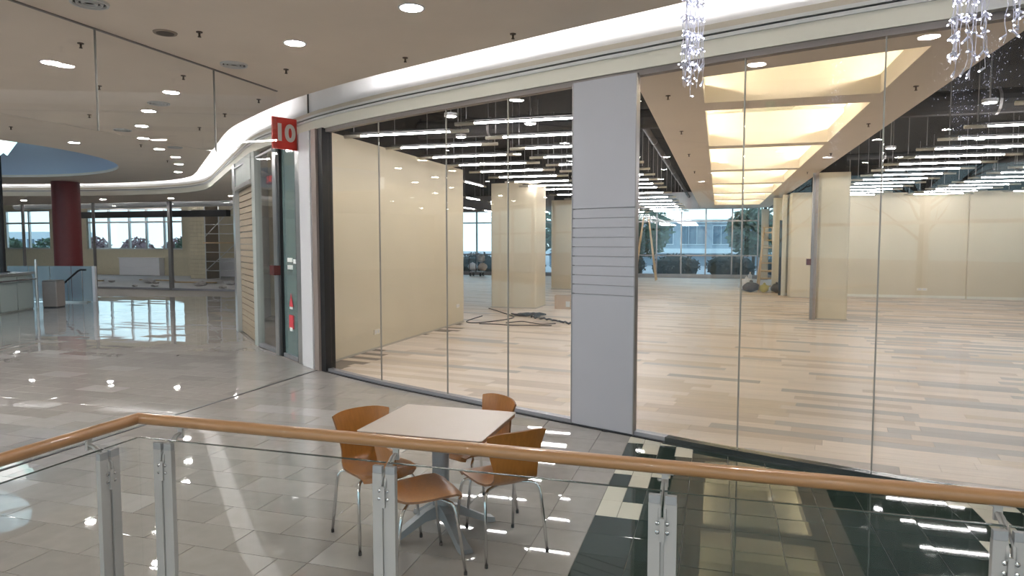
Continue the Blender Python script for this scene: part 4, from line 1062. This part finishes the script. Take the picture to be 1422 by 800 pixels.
for k in range(3): MB().tube([(-31 + 5 * k, 26, 3.93), (-31 + 5 * k, 26, 4.25)], 0.012, 6).build('duct_hanger', 'steel_dark', bpy.data.objects['air_duct'])
rg = random.Random(5)
for k in range(16):
    x = -30 + 0.75 * k + rg.uniform(-0.1, 0.1); y = rg.uniform(23.0, 26.0); r = rg.uniform(0.10, 0.24)
    o = MB().blob((x, y, r * 0.5), r, k, sq=(1.6, 1.2, 0.6), rough=0.3, sub=1).build('rubble_lump', 'rubble' if k % 3 else 'concrete')
    tag(o, 'grey lump of building rubble on the floor of the far glass shop', 'rubble', 'rubble in the far shop')
for k in range(4):
    x = -30 + 3.2 * k; o = MB().obox((x, 26.5 + (k % 2), 0.03), (1, 0.15 * (k - 1.5), 0), (-0.15 * (k - 1.5), 1, 0), (0, 0, 1), 1.1, 0.09, 0.03).build('board', 'wood_light')
    tag(o, 'loose timber board lying on the floor of the far glass shop', 'board', 'boards in the far shop')
for k in range(2):
    tag(MB().box(-33.5 + 5.2 * k, -30.6 + 5.2 * k, 31.6, 31.98, 0.02, 1.0).box(-33.55 + 5.2 * k, -30.55 + 5.2 * k, 31.55, 31.98, 1.0, 1.04).build('window_cabinet', 'panel_white'), 'low pale cabinet under the windows of the far shop', 'cabinet', 'cabinets under the far windows')
def hung_tube(x, y, z, zc, L_, label, grp=None):
    t = thing('shop_tube', label, 'lamp', (x, y, z), 0, grp)
    MB().tube([(-L_ / 2, 0, 0), (L_ / 2, 0, 0)], 0.025, 8).build('tube', 'tube_light', t, local=True)
    for s_ in (-1, 1): MB().tube([(s_ * L_ * 0.4, 0, 0), (s_ * L_ * 0.4, 0, zc - z)], 0.01, 6).build('rod', 'steel_dark', t, local=True)
for k in range(6):
    for y in (24.5, 28.2): hung_tube(-38 + 3.4 * k, y, 4.1, 4.25, 1.5, 'fluorescent tube under the ceiling of the far glass shop', 'tubes in the far shop')
for k in range(3): hung_tube(-7.2 - 0.8 * k, 11.6 + 1.2 * k, 3.7, 4.6, 1.2, 'fluorescent tube added to brighten the small shop behind the teal entrance glass', 'tubes added in the small shop')  # added lamps that lift the dark interior behind the teal pane

# ================================================================== SHOP CONTENTS
bx = thing('cardboard_box', 'closed brown cardboard box standing on the plank floor near the cables', 'box', (-4.2, 19.3, 0), math.radians(8))
MB().chamfer(rrect(0.29, 0.2, 0.005, 1), 0, 0.385, 0.004).build('carton', 'cardboard', bx, local=True)
MB().box(-0.28, 0.0, -0.19, 0.19, 0.387, 0.393).build('flap', 'cardboard', bx, local=True); MB().box(0.004, 0.28, -0.19, 0.19, 0.387, 0.393).build('flap', 'cardboard', bx, local=True)
MB().box(-0.29, 0.29, -0.03, 0.03, 0.394, 0.397).build('tape', 'tape', bx, local=True)
MB().box(0.03, 0.15, -0.204, -0.202, 0.06, 0.22).build('paper_label', 'sticker_white', bx, local=True)
def cable(name, pts, label, r=0.012, m='cable_black', cat='cable'):
    P = catmull([Vector((x, y)) for x, y in pts], 8); o = MB().tube([(p.x, p.y, r) for p in P], r, 6).build(name, m); return tag(o, label, cat)
cable('power_cable', [(-5.8, 16.6), (-5.75, 15.3), (-5.35, 15.2), (-4.9, 16.4), (-5.6, 17.6), (-6.3, 18.6)], 'black cable looping out from the corner of the cream side wall')
cable('power_cable', [(-5.3, 14.95), (-4.9, 15.0), (-4.5, 14.9), (-4.1, 15.0), (-3.6, 15.1)], 'black cable lying nearly straight along the plank floor', 0.011)
cable('power_cable', [(-4.75, 15.3), (-4.5, 15.7), (-4.2, 15.5), (-3.9, 15.3), (-3.6, 15.5)], 'black cable crossing to the dark cable heap on the plank floor', 0.011)
cp = thing('cable_heap', 'dark tangled heap of cables on the plank floor before the wide cream column', 'cable', (-4.5, 16.9, 0))
rg = random.Random(8); pts = []
for k in range(60):
    a = k * 0.75; pts.append((-4.75 + 0.45 * math.cos(a) * rg.uniform(0.5, 1) + k * 0.004, 17.0 + 0.25 * math.sin(a) * rg.uniform(0.5, 1), 0.02 + 0.05 * rg.random()))
MB().tube(pts, 0.018, 6).build('coil', 'cable_black', cp)
pts = [(-4.5 + k * 0.055, 16.6 - k * 0.05 + 0.06 * math.sin(k * 1.7), 0.02 + 0.03 * abs(math.sin(k))) for k in range(24)]
MB().tube(pts, 0.024, 6).build('loose_tail', 'cable_black', cp)
cable('power_cable', [(-4.7, 21.5), (-4.3, 22.6), (-3.9, 23.6), (-3.4, 24.4)], 'thin cable running behind the cardboard box', 0.014)
def wall_outlet(x, y, z, axis, label):
    o = thing('wall_outlet', label, 'outlet', (x, y, z))
    if axis == 'x':
        MB().box(0.0, 0.010, -0.10, 0.10, -0.045, 0.045).build('plate', 'outlet', o, local=True)
        for s in (-1, 1): MB().box(0.010, 0.014, s * 0.05 - 0.025, s * 0.05 + 0.025, -0.025, 0.025).build('socket', 'panel_white', o, local=True)
    else:
        MB().box(-0.16, 0.16, -0.010, 0.0, -0.045, 0.045).build('plate', 'outlet', o, local=True)
        for s in (-1, 1): MB().box(s * 0.07 - 0.04, s * 0.07 + 0.04, -0.014, -0.010, -0.025, 0.025).build('socket', 'panel_white', o, local=True)
wall_outlet(-5.82, 10.93, 0.31, 'x', 'double wall outlet low on the cream side wall')
wall_outlet(-5.82, 14.9, 0.42, 'x', 'wall outlet near the far end of the cream side wall')
wall_outlet(6.75, 26.5, 0.30, 'y', 'pale wall outlet low on the cream back wall')
# folding step ladder near the street window
def ladder_side(parent, p0, p1, p2, p3, n, m, rung=0.02):
    """two rails p0>p1 and p2>p3 with n rungs"""
    for a, b in ((p0, p1), (p2, p3)):
        MB().tube([a, b], 0.035, 6).build('rail', m, parent)
    for k in range(n):
        t = (k + 0.7) / (n + 0.4); a = Vector(p0).lerp(Vector(p1), t); b = Vector(p2).lerp(Vector(p3), t); MB().tube([a, b], rung, 6).build('rung', m, parent)
l1 = thing('step_ladder', 'tall wooden folding step ladder standing open near the street window', 'ladder', (-3.5, 35.0, 0))
ladder_side(l1, (-4.05, 34.9, 0), (-3.62, 35.1, 3.2), (-4.05, 35.5, 0), (-3.62, 35.3, 3.2), 9, 'wood_light')
ladder_side(l1, (-2.95, 34.7, 0), (-3.38, 35.1, 3.2), (-2.95, 35.4, 0), (-3.38, 35.3, 3.2), 4, 'wood_light')
MB().box(-3.68, -3.32, 35.05, 35.35, 3.17, 3.23).build('top_cap', 'alu', l1)
l2 = thing('step_ladder', 'pale ladder leaning beside the doorway of the cream back wall', 'ladder', (1.95, 28.4, 0))
ladder_side(l2, (1.55, 28.3, 0), (1.75, 28.9, 2.5), (2.22, 28.3, 0), (2.05, 28.9, 2.5), 8, 'wood_light', 0.03)
ladder_side(l2, (1.55, 29.6, 0), (1.75, 29.0, 2.5), (2.22, 29.6, 0), (2.05, 29.0, 2.5), 2, 'wood_light')
MB().box(1.70, 2.10, 28.85, 29.05, 2.47, 2.52).build('top_cap', 'wood_light', l2)
for lab, c, r, m, sq in (('black plastic sack slumped on the floor by the pale ladder', (1.25, 27.75, 0.16), 0.26, 'bag_dark', (1.2, 0.8, 0.75)), ('yellow bucket bag on the floor in front of the pale ladder', (1.72, 27.6, 0.15), 0.2, 'bag_yellow', (0.9, 0.8, 0.8)),
                         ('white plastic sack on the floor behind the black sack', (1.1, 28.3, 0.22), 0.26, 'bag_white', (1.2, 0.8, 0.95)), ('dark tool bag lying under the pale ladder', (2.16, 27.6, 0.17), 0.22, 'bag_dark', (1.0, 0.7, 0.8))):
    t = thing('sack', lab, 'sack', (c[0], c[1], 0))
    MB().blob((c[0], c[1], r * sq[2] * 1.02), r, hash(lab) % 97 if False else len(lab), sq=sq, rough=0.10).build('bag_body', m, t, smooth=True)
    MB().blob((c[0], c[1], r * sq[2] * 2.05), r * 0.28, len(lab) + 1, sq=(1, 1, 1.0), rough=0.2, sub=1).build('bag_knot', m, t)
# white bottle
bt = thing('bottle', 'white plastic bottle standing by the street window', 'bottle', (1.5, 34.5, 0))
MB().cyl((0, 0), 0.09, 0, 0.34, 14).build('body', 'bag_white', bt, local=True); MB().cyl((0, 0), 0.09, 0.34, 0.44, 14, r1=0.03).build('shoulder', 'bag_white', bt, local=True); MB().cyl((0, 0), 0.035, 0.44, 0.50, 12).build('cap', 'outlet', bt, local=True)
# cart with bags by the left street window
ct = thing('hand_cart', 'hand cart loaded with brown sacks seen between wall end and wide column', 'cart', (-13.15, 36.6, 0))
MB().box(-13.5, -12.7, 36.3, 36.9, 0.22, 0.27).build('platform', 'steel_dark', ct)
for x in (-13.45, -13.05): MB().tube([(x, 36.3, 0.22), (x, 36.3, 1.15)], 0.025, 6).build('handle_bar', 'black_metal', ct)
MB().tube([(-13.45, 36.3, 1.15), (-13.05, 36.3, 1.15)], 0.025, 6).build('handle_bar', 'black_metal', ct)
for x in (-13.4, -12.8):
    for y in (36.35, 36.85): MB().tube([(x - 0.03, y, 0.10), (x + 0.03, y, 0.10)], 0.10, 14).build('wheel', 'black_metal', ct)
for k, (x, z, m) in enumerate(((-13.36, 0.53, 'bag_white'), (-12.76, 0.53, 'cardboard'), (-12.86, 1.02, 'rubble'))):
    tag(MB().blob((x, 36.6, z), 0.27, 40 + k, sq=(1.0, 0.8, 0.9), rough=0.1).build('loaded_sack', m, None, smooth=True), ['white sack on the hand cart', 'brown sack on the hand cart platform', 'grey sack lying on top of the hand cart load'][k], 'sack')
# thin stand behind the pillar
sd = thing('floor_stand', 'thin black stand on the plank floor next to the grey pillar edge', 'stand', (-3.95, 22.6, 0))
MB().tube([(-3.95, 22.6, 0), (-3.95, 22.6, 0.75)], 0.03, 8).build('pole', 'black_metal', sd); MB().box(-4.2, -3.9, 22.5, 22.7, 0, 0.06).build('foot', 'black_metal', sd); MB().box(-4.0, -3.9, 22.55, 22.65, 1.55, 1.7).tube([(-3.95, 22.6, 0.75), (-3.95, 22.6, 1.6)], 0.012, 6).build('head', 'black_metal', sd)

# ================================================================== OUTSIDE
tag(MB().box(-120, 90, 38.3, 160, -0.6, -0.25).build('street_ground', 'pavement'), kind='structure')
tag(MB().box(-120, 90, -80, -7.4, -0.6, -0.25).build('rear_ground', 'pavement'), kind='structure')
tag(MB().box(-120, -22, 32.4, 38.3, -0.6, -0.25).build('side_ground', 'pavement'), kind='structure')
def leafy(parent, cx, cy, cz, r, n, seed, m, sq=(1, 1, 1), leaf=0.22):
    rg = random.Random(seed); b = MB()
    for _ in range(n):
        while True:
            x, y, z = (rg.uniform(-1, 1) for _ in range(3))
            if 0.25 < x * x + y * y + z * z < 1: break
        p = Vector((cx + x * r * sq[0], cy + y * r * sq[1], cz + z * r * sq[2])); u = Vector((rg.gauss(0, 1), rg.gauss(0, 1), rg.gauss(0, 1))).normalized(); v = u.orthogonal().normalized(); s_ = leaf * rg.uniform(0.6, 1.3)
        b.add([p - u * s_, p + v * s_ * 0.5, p + u * s_, p - v * s_ * 0.5], [(0, 1, 2, 3)])
    return tag(b.build('foliage', m, parent), kind='stuff')
def tree(x, y, h, r, seed, label, m='foliage', n=900, bare=False, group=None):
    t = thing('tree', label, 'tree', (x, y, -0.25), 0, group); rg = random.Random(seed)
    MB().tube([(x, y, -0.25), (x + 0.05, y, h * 0.5), (x, y, h)], [0.12, 0.09, 0.03], 7).build('trunk', 'bark', t)
    br = MB()
    for k in range(14 if bare else 7):
        a = rg.uniform(0, 6.28); z = h * rg.uniform(0.35, 0.9); L_ = r * rg.uniform(0.6, 1.1); e = (x + math.cos(a) * L_, y + math.sin(a) * L_, z + L_ * 0.8); br.tube([(x, y, z), e], [0.05, 0.012], 5)
        if bare:
            for q in range(4): a2 = a + rg.uniform(-0.9, 0.9); f = Vector((x, y, z)).lerp(Vector(e), rg.uniform(0.4, 0.9)); br.tube([f, f + Vector((math.cos(a2), math.sin(a2), rg.uniform(0.3, 1.0))) * L_ * 0.5], [0.02, 0.006], 4)
    br.build('branches', 'bark', t)
    if not bare: leafy(t, x, y, h * 0.72, r, n, seed, m, (1, 1, 0.95), 0.30)
    return t
tree(-4.9, 46, 3.9, 2.0, 1, 'green broadleaf tree outside the street window behind the tall step ladder')
tree(2.2, 47, 3.6, 1.7, 2, 'dark green tree outside the street window near the slim cream column')
tree(-13, 48, 4.2, 2.2, 3, 'green tree outside the street window seen past the end of the cream side wall', n=600)
tree(-9.6, 45, 3.4, 1.5, 4, 'small green tree outside the street window between the two cream columns', n=500)
for k in range(7):
    h = thing('hedge', 'dark clipped hedge segment along the pavement outside the street window', 'hedge', (-15 + 3.15 * k, 42.0, -0.25), 0, 'hedge along the street window')
    MB().blob((-15 + 3.15 * k, 42.0, 0.45), 1.0, 60 + k, sq=(1.35, 0.6, 0.72), rough=0.12).build('hedge_body', 'hedge', h)
    leafy(h, -15 + 3.15 * k, 42.0, 0.5, 1.0, 900, 80 + k, 'hedge', (1.45, 0.65, 0.78), 0.10)
for k in range(14):
    x = -62 + 2.9 * k; h = thing('shrub', 'leafy shrub outside the windows of the far shop', 'shrub', (x, 40, -0.25), 0, 'shrubs outside the far shop')
    leafy(h, x, 40 + (k % 3), 1.15, 1.15, 520, 100 + k, 'foliage_red' if k in (5, 6, 7, 8) else 'foliage', (1.05, 1, 1.0), 0.2)
    MB().tube([(x, 40 + (k % 3), -0.25), (x, 40 + (k % 3), 1.0)], 0.06, 6).build('stem', 'bark', h)
for k in range(7): tree(-16 + 4.0 * k, -11 - (k % 3) * 2, 5.0, 1.8, 200 + k, 'bare winter tree outside the window wall behind the railing', bare=True, group='bare trees behind the railing')
bd = thing('office_building', 'low blue grey building with rows of windows across the street', 'building', (0, 66, -0.25))
MB().box(-16, 20, 66, 78, -0.25, 3.9).build('block', 'building_blue', bd)
MB().box(-18, 22, 65.3, 66, 0.9, 1.35).build('canopy', 'building_band', bd)
MB().box(-16, 20, 65.8, 66, 3.75, 4.05).build('cornice', 'building_band', bd)
for k in range(12):
    x = -15 + 2.9 * k; wd = MB().box(x, x + 2.3, 65.9, 66.0, 1.7, 3.5).build('window', 'building_band', bd)
    for q in range(3): MB().box(x + 0.06 + q * 0.745, x + 0.74 + q * 0.745, 65.86, 65.9, 1.78, 3.42).build('window_pane', 'far_glass', wd)
b2 = thing('distant_building', 'pale distant block standing behind the shrubs of the far shop windows', 'building', (-94, 75, -0.25))
MB().box(-99, -89, 72, 80, -0.25, 3.4).build('block', 'building_band', b2)
for k in range(5): MB().box(-98 + 1.9 * k, -96.8 + 1.9 * k, 71.9, 72.0, 0.8, 2.4).build('window', 'far_glass', b2)

# ================================================================== SIGNS SEEN ONLY AS REFLECTIONS IN THE SHOP WINDOW
ex = thing('exit_sign', 'green and white hanging exit sign mirrored in the shop window above the coffered bay', 'sign', (-1.5, 3.1, 3.62))
en = Vector((0.33, 0.944)); et = Vector((-en.y, en.x))
def exbox(name, a0, a1, z0, z1, d0, d1, m):
    c = Vector((-1.5, 3.1)) + et * (a0 + a1) / 2 + en * (d0 + d1) / 2
    return MB().obox((c.x, c.y, (z0 + z1) / 2), (et.x, et.y, 0), (en.x, en.y, 0), (0, 0, 1), (a1 - a0) / 2, (d1 - d0) / 2, (z1 - z0) / 2).build(name, m, ex)
exbox('case', -0.25, 0.25, 3.66, 3.82, -0.02, 0.02, 'exit_frame')
exbox('legend_panel', -0.24, 0.10, 3.67, 3.81, 0.021, 0.024, 'white_letter')
exbox('pictogram', 0.12, 0.23, 3.67, 3.81, 0.021, 0.024, 'exit_green')
exbox('pictogram_figure', 0.16, 0.19, 3.70, 3.78, 0.0245, 0.026, 'exit_white')
exbox('arrow', -0.20, 0.02, 3.735, 3.745, 0.0245, 0.026, 'exit_green')
for s in (-0.2, 0.2):
    c = Vector((-1.5, 3.1)) + et * s; MB().tube([(c.x, c.y, 3.82), (c.x, c.y, CEIL)], 0.006, 6).build('hanger', 'steel', ex)
hs = thing('hanging_sign', 'white light box with blue triangle emblem mirrored in the shop window over the side wall', 'sign', (-14.8, 5.9, 3.4))
hn = Vector((0.62, 0.78)).normalized(); ht = Vector((-hn.y, hn.x)); hc = Vector((-14.8, 5.9))
def hbox(name, a0, a1, z0, z1, d0, d1, m):
    c = hc + ht * (a0 + a1) / 2 + hn * (d0 + d1) / 2
    return MB().obox((c.x, c.y, (z0 + z1) / 2), (ht.x, ht.y, 0), (hn.x, hn.y, 0), (0, 0, 1), (a1 - a0) / 2, (d1 - d0) / 2, (z1 - z0) / 2).build(name, m, hs)
hbox('light_box', -0.85, 0.45, 3.40, 3.72, -0.06, 0.06, 'sign_white')
for k in range(3): hbox('square_mark', -0.78 + 0.22 * k, -0.64 + 0.22 * k, 3.47, 3.65, 0.061, 0.065, 'exit_frame')
c = hc + hn * 0.09; tri = [(0.30, 3.86), (0.95, 3.86), (0.62, 3.28)]
vv = [(c.x + ht.x * a, c.y + ht.y * a, z) for a, z in tri] + [(c.x + ht.x * a + hn.x * 0.04, c.y + ht.y * a + hn.y * 0.04, z) for a, z in tri]
MB().add(vv, [(0, 1, 2), (5, 4, 3), (0, 3, 4, 1), (1, 4, 5, 2), (2, 5, 3, 0)]).build('triangle_emblem', 'sign_blue', hs)
for s in (-0.6, 0.3):
    q = hc + ht * s; MB().tube([(q.x, q.y, 3.72), (q.x, q.y, CEIL)], 0.01, 6).build('hanger', 'steel', hs)
